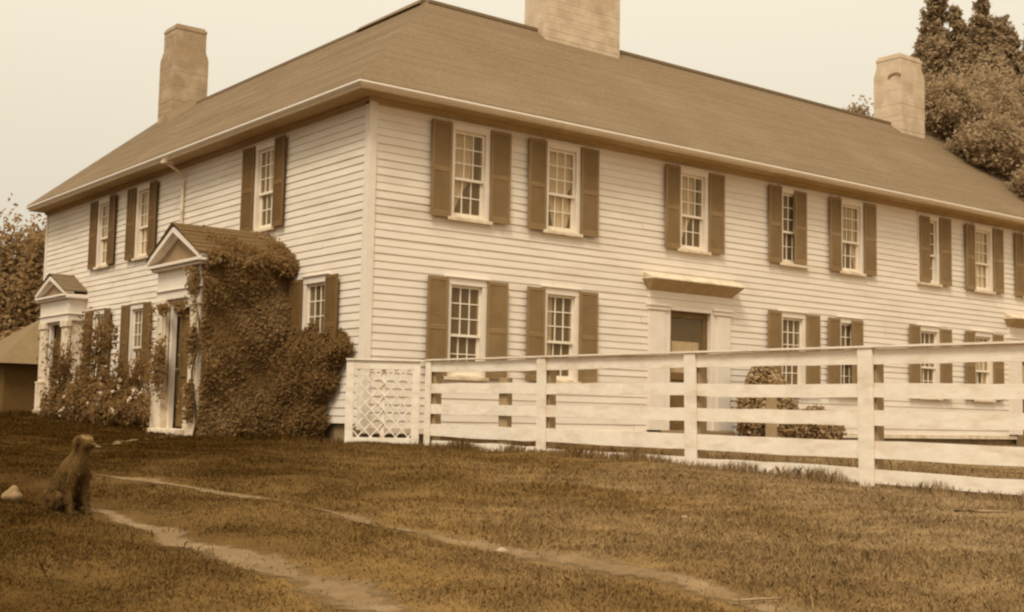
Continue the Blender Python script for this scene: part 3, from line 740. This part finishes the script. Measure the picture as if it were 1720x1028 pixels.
y = gv.uniform(2.4, 4.1, n); k = np.sin(y*9)+gv.normal(0, .5, n) > .5; P.append(np.stack([-1.66-np.abs(gv.normal(0, .05, n)), y, 1.74-np.abs(gv.normal(0, .09, n))], 1)[k])
n = 900
P.append(np.stack([-1.70-np.abs(gv.normal(0, .05, n)), 3.62+gv.normal(0, .11, n), gv.normal(.72, .20, n)], 1))
n = 240
P.append(np.stack([-1.70-np.abs(gv.normal(0, .04, n)), 4.06+gv.normal(0, .07, n), gv.uniform(-.4, 1.7, n)], 1))
n = 1800                                               # strays over the eave
xx = gv.uniform(-1.6, 0, n); P.append(np.stack([xx, 2.24-np.abs(gv.normal(0, .07, n)), 2.42+gv.normal(0, .06, n)+.05*np.sin(xx*8)], 1))
n = 3400
xx = gv.uniform(-1.5, .0, n); u = np.abs(gv.normal(0, .30, n)); k = (u < .85) & (np.sin(xx*6+u*4)+gv.normal(0, .6, n) > .1+u); P.append(np.stack([xx, 2.22+u*1.0, 2.55+u*.56+gv.normal(0, .03, n)], 1)[k])
leaf_obj('foliage', np.concatenate(P), .038, M['vine'], vine, outward=(-.45, -.8, .25), flat=.33, seed=1)
b = MB()
for k in range(9):
    x0 = -1.65+k*.19; pts = [(x0+.06*math.sin(j*1.3+k), 2.37, -.5+j*.28) for j in range(10)]; b.tube(pts, [.022-.0016*j for j in range(10)], 6)
b.build('stem', M['bark'], vine, smooth=True)

# bush between porch and corner
bush = empty('shrub', (-.4, 1.3, -.45), 'dark rounded bush growing under the window at the house corner', 'bush')
n = 44000
y = gv.uniform(.15, 2.62, n); z = gv.uniform(-.5, 1.5, n)
ymin = np.interp(z, [-.5, .1, .6, .95, 1.2, 1.5], [1.05, .95, .62, .27, .42, .9])+.07*np.sin(z*11)+gv.normal(0, .05, n)
ztop = 1.28+.10*np.sin(y*5)+.06*np.sin(y*13+1)+gv.normal(0, .05, n)-.25*np.clip(.6-y, 0, 1)+.5*np.clip(y-2.2, 0, 1)
k = (y > ymin) & (z < ztop); y, z, ymin, ztop = y[k], z[k], ymin[k], ztop[k]
t = (.06+.42*(1-np.exp(-np.clip(y-ymin, 0, 2)*2.2)))*(1-.55*np.clip(z/1.4, 0, 1)**2)*np.clip((ztop-z)*3.5, .25, 1)+.03*np.sin(y*7+z*5)
thin = ~((y > .95) & (y < 2.1) & (z > .62) & (gv.random(len(y)) < .55))
x = -.04-np.clip(t, .02, 1)*np.clip(1-np.abs(gv.normal(0, .22, len(y))), .1, 1)
P = np.stack([x, y, z], 1)[thin]; P = pad(P, np.array([-.75, -.45, .2]))
P = P[P[:, 2] > gz(P[:, 0], P[:, 1])]
leaf_obj('foliage', P, .038, M['bush'], bush, seed=2, flat=.55)
b = MB()
for k in range(8):
    a = k*.8; b.tube([(-.12+.04*math.cos(a), 1.6+.1*math.sin(a), -.5), (-.13+.06*math.cos(a), 1.5+.3*math.sin(a), .1), (-.11+.06*math.cos(a), 1.3+.5*math.sin(a), .75)], [.02, .014, .006], 6)
b.build('stem', M['bark'], bush, smooth=True)

# rose bushes between the two entrances
def rosebush(loc, spec, sparse, label, seed, nblos):
    g = np.random.default_rng(seed); x0, y0 = loc; z0 = float(gz(x0, y0))
    t = empty('rose_bush', (x0, y0, z0), label, 'bush', 'rose bushes along the entrance side')
    P = np.concatenate([blob((x0+c[0], y0+c[1], z0+c[2]), r, k, g, .7) for c, r, k in spec]); P = above(P)
    b = MB(); Q = []
    for k in range(16):
        a = g.uniform(0, 6.28); l = g.uniform(.75, 1.0)*sparse; sp = g.uniform(.15, .7)
        tip = np.array([x0+sp*math.cos(a)*.6, y0+sp*math.sin(a), z0+l]); mid = np.array([x0+sp*.35*math.cos(a), y0+sp*.35*math.sin(a), z0+l*.55])
        b.tube([(x0+.1*math.cos(a), y0+.1*math.sin(a), z0-.05), mid, tip], [.014, .010, .004], 5)
        u = g.uniform(0, 1, (46, 1)); Q.append(pad(mid+(tip-mid)*u+g.normal(0, .07, (46, 3))))
    Q = np.concatenate(Q)
    leaf_obj('foliage', np.concatenate([P, Q]), .048, M['bush'], t, seed=seed)
    b.build('stem', M['bark'], t, smooth=True)
    if nblos:
        B = P[g.choice(len(P), nblos), :3]+np.array([-.12, -.14, .05]); V, F = [], []
        B = np.repeat(B, 7, 0)+g.normal(0, .022, (nblos*7, 3)); leaf_obj('blossom', B,   .046, M['blossom'], t, seed=seed+1, elong=1.0)
    return t
rosebush((-.95, 7.2), [((0,.0,.26),(.5,1.2,.48),6500), ((.1,.3,.72),(.3,.7,.26),800)], 1.45, 'dark rose bush with pale blossoms just left of the gabled porch', 31, 30)
rosebush((-.9, 9.2), [((0,0,.34),(.5,1.2,.55),6000), ((0,-.1,.95),(.3,.6,.45),1300), ((.1,-.5,1.75),(.22,.35,.33),420)], 2.35, 'tallest rose bush, straggling up between the first floor windows', 32, 28)
rosebush((-.8, 11.3), [((0,0,.30),(.4,.7,.50),2600), ((0,.1,.85),(.25,.4,.35),420)], 1.7, 'smaller rose bush beside the shallow far portico', 33, 16)

# yard plants behind the fence
def plant(loc, r, n, label, seed, mt, name='shrub', size=.05):
    g = np.random.default_rng(seed); z0 = float(gz(*loc)); t = empty(name, (loc[0], loc[1], z0), label, 'bush')
    P = np.concatenate([blob((loc[0], loc[1], z0+r[2]*.75), r, n, g, .55), blob((loc[0]-r[0]*.2, loc[1], z0+r[2]*1.35), (r[0]*.6, r[1]*.5, r[2]*.6), n//2, g, .2)])
    leaf_obj('foliage', above(P), size, mt, t, seed=seed)
    b = MB()
    for k in range(7):
        a = k*.9+seed; b.tube([(loc[0]+.06*math.cos(a), loc[1]+.06*math.sin(a), z0-.05), (loc[0]+r[0]*.3*math.cos(a), loc[1]+r[1]*.3*math.sin(a), z0+r[2]*.7), (loc[0]+r[0]*.6*math.cos(a), loc[1]+r[1]*.6*math.sin(a), z0+r[2]*1.4)], [.018, .012, .005], 5)
    b.build('stem', M['bark'], t, smooth=True)
M['yardbush'] = mat('yard_bush_leaves', (.30,.19,.085), (.25,.15,.062), 3, .85, island=.3, c3=(.50,.36,.21), s3=3.5)
plant((8.35, -.75), (.70,.5,.82), 9500, 'leafy bush to the right of the side door, seen through the fence', 41, M['yardbush'])
plant((9.9, -.7), (.6,.45,.40), 3200, 'low bush under the window, behind the fence right of the side door', 42, M['yardbush'])
plant((8.85, -.35), (.16,.14,.85), 420, 'slender plant rising against the wall between side door and window', 43, M['yardbush'], size=.06)

b = MB(); yz = float(gz(7.46, -1.6)); b.hexa([(7.38,-1.68,yz-.3),(7.54,-1.68,yz-.3),(7.54,-1.52,yz-.3),(7.38,-1.52,yz-.3),(7.40,-1.66,.52),(7.53,-1.67,.53),(7.53,-1.53,.54),(7.39,-1.53,.53)])
b.box(7.36, 7.56, -1.70, -1.50, .541, .575)
tag(b.build('yard_post', M['oldpost'], None, bevel=.01), 'short pale wooden post standing in the yard before the bush by the side door', 'post')
# ------------------------------------------------------------------ trees
def tree(name, loc, H, crown, label, mt, seed, group=None, size=.3, trunk=.22, limbs=9, thr=.3):
    g = np.random.default_rng(seed); x0, y0 = loc; z0 = float(gz(x0, y0))
    t = empty(name, (x0, y0, z0), label, 'tree', group)
    b = MB(); hh = H*.9
    b.tube([(x0+.1*math.sin(k*1.7), y0+.1*math.cos(k*2.1), z0-.2+hh*k/6) for k in range(7)], [trunk*(1-.14*k) for k in range(7)], 9)
    for k in range(limbs):
        a = g.uniform(0, 6.28); h0 = z0+H*g.uniform(.25, .75); l = H*g.uniform(.14, .28)
        b.tube([(x0, y0, h0), (x0+l*.5*math.cos(a), y0+l*.5*math.sin(a), h0+l*.35), (x0+l*math.cos(a), y0+l*math.sin(a), h0+l*.75)], [trunk*.4, trunk*.25, trunk*.07], 6)
    b.build('trunk', M['bark'], t, smooth=True)
    P = []
    for (cx, cy, cz, rx, ry, rz, n) in crown:
        P.append(blob((x0+cx, y0+cy, z0+cz), (rx, ry, rz), n, g, thr))
        for _ in range(max(3, n//260)):                # ragged outer clumps
            v = g.normal(0, 1, 3); v /= np.linalg.norm(v); c = np.array([x0+cx, y0+cy, z0+cz])+v*np.array([rx, ry, rz])*.98
            P.append(pad(c+g.normal(0, 1, (60, 3))*np.array([rx, ry, rz])*.16))
    P = np.concatenate(P); P = P[P[:, 2] > z0+.3]
    leaf_obj('crown', P, size, mt, t, seed=seed, elong=1.7)
    return t
def conifer(name, loc, H, W, label, mt, seed, group=None, n=9000, size=.26, z_low=1.0):
    g = np.random.default_rng(seed); x0, y0 = loc; z0 = float(gz(x0, y0))
    t = empty(name, (x0, y0, z0), label, 'tree', group)
    b = MB(); b.tube([(x0, y0, z0-.2+H*k/6) for k in range(7)], [.26*(1-.15*k) for k in range(7)], 8)
    P = []; nb = 120
    for k in range(nb):
        f = (k+g.uniform(0, 1))/nb; h = z_low+(H-z_low)*f; l = W*(1-f)**.62*g.uniform(.62, 1.12)+.15; a = g.uniform(0, 6.28)
        tip = np.array([x0+l*math.cos(a), y0+l*math.sin(a), z0+h+l*g.uniform(.05, .42)])
        base = np.array([x0, y0, z0+h])
        b.tube([base, (base+tip)/2+np.array([0, 0, -.03]), tip], [.045, .03, .01], 4)
        m_ = max(30, int(n/nb*(.35+1.2*l/W))); u = g.uniform(.12, 1.05, (m_, 1))**.8
        P.append(base+(tip-base)*u+g.normal(0, 1, (m_, 3))*np.array([.20, .20, .13])*(.45+.22*l))
    b.build('trunk', M['bark'] if mt is not M['paleleaf'] else M['palebark'], t, smooth=True)
    P = [pad(p) for p in P]
    for k in range(9):
        f = k/8.5; rr_ = W*(1-f)**.7*.78+.1
        P.append(blob((x0+g.uniform(-.2, .2), y0+g.uniform(-.2, .2), z0+z_low+(H-z_low)*f*.97), (rr_, rr_, (H-z_low)/9), int(n/16*(.3+rr_/W)), g, .8))
    leaf_obj('crown', np.concatenate(P), size, mt, t, seed=seed, elong=2.2)
M['palebark'] = mat('pale_bark', (.27,.18,.095), (.22,.14,.07), 8, 1)
gp = 'pale trees behind the right end of the house'
def pine(loc, spires, label, mt, seed, group):
    g = np.random.default_rng(seed); x0, y0 = loc; z0 = float(gz(x0, y0)); t = empty('pine_tree', (x0, y0, z0), label, 'tree', group)
    b = MB(); top0 = max(q[2] for q in spires)
    b.tube([(x0, y0, z0-.2+top0*.8*k/6) for k in range(7)], [.30*(1-.13*k) for k in range(7)], 8); P = []; N = []
    for dx, dy, top, wid in spires:
        c = np.array([x0+dx, y0+dy]); b.tube([(x0, y0, z0+top*.35), (x0+dx*.8, y0+dy*.8, z0+top*.55), (c[0], c[1], z0+top*.97)], [.12, .08, .015], 5)
        for k in range(190):
            h = 4.5+(top-4.5)*g.random()**.75; r_ = (.10+wid*min(1, (top-h)/3.2)**.8)*g.uniform(.55, 1.2); a = g.uniform(0, 6.283)
            p0 = np.array([c[0], c[1], z0+h-r_*.5]); p1 = p0+np.array([r_*math.cos(a), r_*math.sin(a), r_*g.uniform(.5, 1.1)+.15])
            m_ = int(60+90*r_); u = g.uniform(.15, 1.0, (m_, 1)); q = p0+(p1-p0)*u+g.normal(0, 1, (m_, 3))*(.045+.10*r_*(1-u*.6)); P.append(q)
            N.append(np.broadcast_to(np.array([math.cos(a), math.sin(a), .5]), q.shape))
            if k % 6 == 0: b.tube([p0, p1], [.025, .008], 4)
    b.build('trunk', M['palebark'], t, smooth=True)
    leaf_obj('crown', np.concatenate([np.concatenate(P), np.concatenate(N)], 1), .075, mt, t, seed=seed, elong=2.6, flat=.6)
M['palebark'] = mat('pale_bark', (.27,.18,.095), (.22,.14,.07), 8, 1)
pine((27.0, 7.8), [(0,0,15.1,.85), (-.30,.35,13.4,.55), (.5,-.4,14.4,.9), (-.1,.15,12.0,.85), (.3,.0,13.0,1.0)], 'tall pale ragged pine rising just right of the right-hand chimney', M['paleleaf'], 51, gp)
pine((28.0, 6.7), [(0,0,14.7,.9), (.4,-.5,14.0,.85), (-.3,.6,13.6,.9), (-.2,-.2,13.2,1.2)], 'slightly shorter pale pine right of the tallest one', M['paleleaf'], 52, gp)
pine((28.9, 5.2), [(0,0,14.1,.95), (.5,-.7,14.8,.9), (-.4,.7,13.3,.95), (.9,-1.4,14.2,.9), (.2,.1,12.6,1.2)], 'pale pine at the right edge of the photo, behind the roof', M['paleleaf'], 53, gp)
tree('leafy_tree', (22.9, 3.6), 11.2, [(0,0,8.0,2.1,2.2,2.7,42000), (-.9,-1.1,6.6,1.5,1.5,1.7,20000), (.6,-1.7,5.4,1.3,1.3,1.3,12000), (-2.9,-.7,8.9,1.3,.9,.75,9000), (-2.9,-2.1,7.7,1.2,.9,.7,8000), (-2.8,-3.4,6.5,1.0,.8,.6,5000)], 'leafy tree growing close against the right end of the house, over the roof end', M['paleleaf'], 54, gp, .065, thr=.2)
tree('leafy_tree', (38.3, 19.6), 15.9, [(0,0,13.0,1.0,1.0,2.2,5200), (-.8,.6,12.3,.9,.9,1.6,2400)], 'treetop just showing above the ridge left of the right-hand chimney', M['paleleaf'], 55, gp, .12)
gl = 'dark trees beyond the left end of the house'
for k, (x, y, h, wd, lab) in enumerate([(3.0,38,7.3,2.6,'dark tree at the far left edge of the photo'), (6.0,36.6,7.8,2.2,'dark bushy tree nearest the far corner of the house, behind the shed'), (9.5,40,8.6,2.6,'dark tree mostly hidden behind the far end of the house'), (-1.0,42,9.0,3.0,'taller dark tree beyond the left edge')]):
    tree('leafy_tree', (x, y), h, [(0,0,h*.50,wd,wd,h*.46,16000), (.8,-.5,h*.72,wd*.7,wd*.7,h*.25,6200), (-.9,.2,h*.36,wd*.95,wd*.9,h*.33,7000)], lab, M['farleaf'], 60+k, gl, .12)
g = np.random.default_rng(77)
P = np.concatenate([blob((-6+2.2*k+g.uniform(-.6, .6), 33+1.5*math.sin(k*1.3), .8), (2.0, 1.6, 2.2), 3000, g, .4) for k in range(10)])
tag(leaf_obj('undergrowth', above(P), .16, M['farleaf'], None, seed=78), kind='stuff')

# shed at the far left
shed = empty('shed', (2.8, 22.6, -.2), 'low dark shed with a hipped roof beyond the far portico', 'shed')
b = MB(); b.box(.65, 4.8, 20.7, 24.6, -.4, 1.25); b.build('wall', M['shedwall'], shed)
b = MB(); e = (.3, 5.1, 20.3, 25.0); zr, z_ = 2.75, 1.22
A, B, C, D = (e[0],e[2],z_), (e[1],e[2],z_), (e[1],e[3],z_), (e[0],e[3],z_); r0, r1 = (2.3, 22.6, zr), (3.3, 22.6, zr)
b.quad(A, B, r1, r0); b.quad(B, C, r1); b.quad(C, D, r0, r1); b.quad(D, A, r0); b.quad(A, B, C, D); b.build('roof', M['shedroof'], shed)

# ------------------------------------------------------------------ things lying about
M['rock2'] = mat('grey_brown_stone', (.27,.18,.085), (.21,.135,.06), 9, .95, .4, 30)
def rock(loc, r, label, seed, mt=None, group=None):
    g = random.Random(seed); bm = bmesh.new(); bmesh.ops.create_icosphere(bm, subdivisions=3, radius=1)
    for v in bm.verts:
        p = v.co; k = 1+.18*math.sin(p.x*3+seed)*math.sin(p.y*4+seed*2)+.1*math.sin(p.z*6+seed)
        v.co = Vector((p.x*r[0]*k, p.y*r[1]*k, p.z*r[2]*k))
    me = bpy.data.meshes.new('stone'); bm.to_mesh(me); bm.free(); o = link('stone', me, mt or M['rock'], None, True)
    o.location = (loc[0], loc[1], float(gz(*loc))+r[2]*.45); o.rotation_euler = (0, 0, g.uniform(0, 6)); tag(o, label, 'stone', group); return o
rock((-6.9,-6.3), (.075,.07,.075), 'pale rounded stone in the dark grass at the far left', 1, M['rock2'])
rock((-4.84,-9.80), (.032,.026,.02), 'small pale stone on the narrow wheel track', 2)
rock((-2.95,-9.6), (.03,.02,.014), 'tiny stone in the grass in front of the fence', 4)
def fur_mat():
    mt = mat('dark_fur', (.105,.056,.016), (.14,.077,.024), 30, .9, .8, 120, (1,1,.4), spec=.1); n = mt.node_tree.nodes; l = mt.node_tree.links.new
    b_ = n['Principled BSDF']; prev = b_.inputs['Base Color'].links[0].from_socket; t = n.new('ShaderNodeTexCoord')
    def near(c, r):
        d = n.new('ShaderNodeVectorMath'); d.operation = 'DISTANCE'; l(t.outputs['Object'], d.inputs[0]); d.inputs[1].default_value = c
        m_ = n.new('ShaderNodeMapRange'); m_.inputs[1].default_value = r*.75; m_.inputs[2].default_value = r; m_.inputs[3].default_value = 1; m_.inputs[4].default_value = 0; l(d.outputs['Value'], m_.inputs[0]); return m_.outputs[0]
    a1 = n.new('ShaderNodeMath'); a1.operation = 'MAXIMUM'; l(near((.17, 0, .72), .06), a1.inputs[0]); l(near((.15, 0, .46), .001), a1.inputs[1])
    mi = n.new('ShaderNodeMix'); mi.data_type = 'RGBA'; l(a1.outputs[0], mi.inputs[0]); l(prev, mi.inputs[6]); mi.inputs[7].default_value = (.30,.19,.085,1); l(mi.outputs[2], b_.inputs['Base Color'])
    return mt
def dog(loc, rz, sc, label):
    K = [(-.20,0,.15,.115), (-.13,0,.26,.125), (-.03,0,.37,.118), (.06,0,.46,.110), (.09,0,.55,.078), (.11,0,.625,.068), (.155,0,.665,.066), (.215,0,.645,.046), (.252,0,.635,.036)]
    E = [(i, i+1) for i in range(8)]
    def chain(root, pts):
        p = root
        for q in pts: K.append(q); E.append((p, len(K)-1)); p = len(K)-1
    for s_ in (-1, 1):
        chain(3, [(.085,.075*s_,.38,.056), (.055,.085*s_,.25,.036), (.085,.085*s_,.12,.025), (.095,.085*s_,.03,.024), (.145,.088*s_,.02,.022)])
        chain(0, [(-.11,.10*s_,.16,.075), (.015,.135*s_,.175,.048), (-.07,.14*s_,.085,.032), (-.14,.135*s_,.04,.026), (-.04,.14*s_,.022,.022), (.03,.145*s_,.02,.021)])
        chain(6, [(.115,.066*s_,.705,.028), (.120,.098*s_,.655,.018), (.130,.104*s_,.615,.010)])
    chain(0, [(-.32,.03,.06,.038), (-.43,.08,.035,.032), (-.53,.15,.03,.014)])
    me = bpy.data.meshes.new('dog'); me.from_pydata([k[:3] for k in K], E, [])
    o = bpy.data.objects.new('dog', me); COL.objects.link(o); me.materials.append(fur_mat())
    sk = o.modifiers.new('skin', 'SKIN'); sk.use_smooth_shade = True
    for i, k in enumerate(K): me.skin_vertices[0].data[i].radius = (k[3], k[3])
    me.skin_vertices[0].data[1].use_root = True
    ss = o.modifiers.new('sub', 'SUBSURF'); ss.levels = 2; ss.render_levels = 2
    o.location = loc; o.rotation_euler = (0, 0, rz); o.scale = (sc, sc, sc)
    e = MB()
    for s_ in (-1, 1):
        c = Vector((.190, .033*s_, .682)); e.tube([c+Vector((0,-.008*s_,0)), c+Vector((.006,.006*s_,0)), c+Vector((.009,.010*s_,0))], [.010,.009,.003], 8)
    c = Vector((.276, 0, .645)); e.tube([c+Vector((-.02,0,0)), c, c+Vector((.012,0,-.004))], [.016,.017,.006], 8)
    eo = e.build('eyes_and_nose', M['shedwall'], None, True); eo.parent = o
    gd_ = np.random.default_rng(8); P = []; D = []
    for i, j in E:
        A, B = np.array(K[i]), np.array(K[j]); ln = np.linalg.norm(A[:3]-B[:3]); rr_ = (A[3]+B[3])/2
        m_ = int(26000*ln*rr_)+20; u = gd_.random((m_, 1)); ax = (B[:3]-A[:3])/(ln+1e-6); v = gd_.normal(0, 1, (m_, 3)); v -= (v@ax)[:, None]*ax; v /= np.linalg.norm(v, axis=1, keepdims=True)
        P.append(A[:3]+(B[:3]-A[:3])*u+v*(A[3]+(B[3]-A[3])*u)*.86); D.append(v*.6-ax*(1 if i < 8 and j < 9 else -.3)*.5+np.array([0, 0, -.45]))
    P = np.concatenate(P); D = np.concatenate(D); D /= np.linalg.norm(D, axis=1, keepdims=True); k_ = P[:, 2] > .012; P, D = P[k_], D[k_]
    hl = gd_.uniform(.025, .06, (len(P), 1))*np.where(P[:, 2:3] > .57, .55, 1); sd_ = np.cross(D, gd_.normal(0, 1, P.shape)); sd_ /= np.linalg.norm(sd_, axis=1, keepdims=True)
    V = np.stack([P-sd_*.004, P+sd_*.004, P+D*hl], 1).reshape(-1, 3)
    co = link('coat', np_mesh('coat', V, np.arange(len(V)).reshape(-1, 3)), me.materials[0]); co.parent = o
    return tag(o, label, 'dog')
dog((-6.72, -7.1, float(gz(-6.72, -7.1))-.005), R(-70), .80, 'dark dog with a pale brow sitting in the grass at the wide wheel track')
b = MB(); b.tube([(-4.83,-11.78,float(gz(-4.83,-11.78))+.03), (-4.72,-11.86,float(gz(-4.72,-11.86))+.03), (-4.62,-11.93,float(gz(-4.62,-11.93))+.025)], [.007,.008,.005], 6)
tag(b.build('stick', M['straw'], None, True), 'pale broken stick on the narrow wheel track at the bottom edge', 'stick')
b = MB(); b.tube([(-.95,-10.6,float(gz(-.95,-10.6))+.05), (-.80,-10.75,float(gz(-.8,-10.75))+.055), (-.68,-10.9,float(gz(-.68,-10.9))+.05)], [.010,.013,.007], 6)
tag(b.build('stick', M['straw'], None, True), 'pale stick lying in the grass below the fence at the right', 'stick')

# ------------------------------------------------------------------ grass
def blades(P, h, wd, seed, bend=.5):
    r = np.random.default_rng(seed); n = len(P); a = r.uniform(0, 6.283, n); l = r.uniform(.1, bend, n)
    hh = h*r.uniform(.5, 1.3, n); d = np.stack([np.cos(a), np.sin(a), np.zeros(n)], 1); b_ = r.uniform(0, 6.283, n)
    s = np.stack([np.cos(b_), np.sin(b_), np.zeros(n)], 1)*(wd*r.uniform(.6, 1.3, n))[:, None]
    up_ = np.array([0, 0, 1.0])
    mid = P+up_*(hh*.6)[:, None]+d*(hh*l*.35)[:, None]; tip = P+up_*(hh*np.sqrt(np.clip(1-l*l*.5, .2, 1)))[:, None]+d*(hh*l)[:, None]
    V = np.stack([P-s, P+s, mid+s*.7, tip, mid-s*.7], 1).reshape(-1, 3)
    return V, np.arange(n*5).reshape(n, 5)
gr = np.random.default_rng(99)
def scatter(n, s0, s1, power=1.0):
    u = gr.random(n); s = s0*(s1/s0)**u                           # denser near the camera
    lat = gr.uniform(-.47, .47, n)*s
    x = CAMX+FX*s+FY*lat; y = CAMY+FY*s-FX*lat
    return x, y, s
def rutw(x, y):
    return np.minimum(np.abs(x+6.43)/.2, np.abs(x-np.interp(y, [p[1] for p in rutB[::-1]], [p[0] for p in rutB[::-1]]))/.115)
VS, FS, off = [], [], 0
x, y, s = scatter(520000, 5.2, 30)
ok = ~((y > -.1) & (x > -.1)) & ~((x > -1.7) & (y > 2.3) & (y < 4.4))
rw = rutw(x, y); ok &= (gr.random(len(x)) < np.where((y < -3.9) & (x < -4.5), np.clip((rw-.5)*.8, .10, 1), 1))
cl = np.sin(x*3.1+1.3*np.sin(y*2.3))*np.sin(y*2.7+1.1*np.sin(x*1.9)); ok &= gr.random(len(x)) < .78+.28*cl
x, y, s, cl = x[ok], y[ok], s[ok], cl[ok]
hgt = (.011+.010*gr.random(len(x))+.005*cl)*(1+.03*s)
hgt *= 1+.5*np.exp(-((x+2)/3)**2)
P = np.stack([x, y, gz(x, y)-.004], 1)
V, F = blades(P, hgt, .0026+.00018*s, 1, .95); VS.append(V); FS.append(F+off); off += len(V)
n = 2600; x2, y2, s2 = scatter(n, 5.3, 18); k = ~((y2 > -.1) & (x2 > -.1)); x2, y2, s2 = x2[k], y2[k], s2[k]
cx_, cy_ = gr.uniform(-9, 3, 60), gr.uniform(-13, 1, 60)
k = np.min((x2[:, None]-cx_)**2+(y2[:, None]-cy_)**2, 1) < .35**2; x2, y2, s2 = x2[k], y2[k], s2[k]
V, F = blades(np.stack([x2, y2, gz(x2, y2)], 1), .055+.05*gr.random(len(x2)), .005, 7, .8); VS.append(V); FS.append(F+off); off += len(V)
# long uncut grass along the fence foot, gate and house
n = 9000; y = gr.uniform(-14, -1.0, n); x = .45-np.abs(gr.normal(0, .14, n))-.05
tuft = np.clip(np.sin(y*5.1)+np.sin(y*2.3+1)+.5*np.sin(y*11), -1, 2)
k = gr.random(n) < .55+.25*tuft; x, y, tuft = x[k], y[k], tuft[k]
V, F = blades(np.stack([x, y, gz(x, y)-.01], 1), .095+.04*np.clip(tuft, -.5, 1.5), .0042, 2, .6); VS.append(V); FS.append(F+off); off += len(V)
n = 8000; y = gr.uniform(-14, -.9, n); x = .5+np.abs(gr.normal(0, 1.2, n))+.1
V, F = blades(np.stack([x, y, gz(x, y)-.01], 1), np.full(n, .10), .006, 3, .6); VS.append(V); FS.append(F+off); off += len(V)
n = 2500; t = gr.uniform(0, 1, n); x = -.6+1.0*t+gr.normal(0, .1, n); y = -.45-.6*t-np.abs(gr.normal(0, .1, n))
V, F = blades(np.stack([x, y, gz(x, y)-.01], 1), np.full(n, .06), .004, 4, .6); VS.append(V); FS.append(F+off); off += len(V)
n = 7000; y = gr.uniform(-.3, 15, n); x = -.15-np.abs(gr.normal(0, .5, n)); k = ~((x > -1.8) & (y > 2.3) & (y < 4.4)); x, y = x[k], y[k]
V, F = blades(np.stack([x, y, gz(x, y)-.01], 1), np.full(len(x), .11), .006, 5, .7); VS.append(V); FS.append(F+off); off += len(V)
tag(link('grass', np_mesh('grass', np.concatenate(VS), np.concatenate(FS)), M['grass']), kind='stuff')
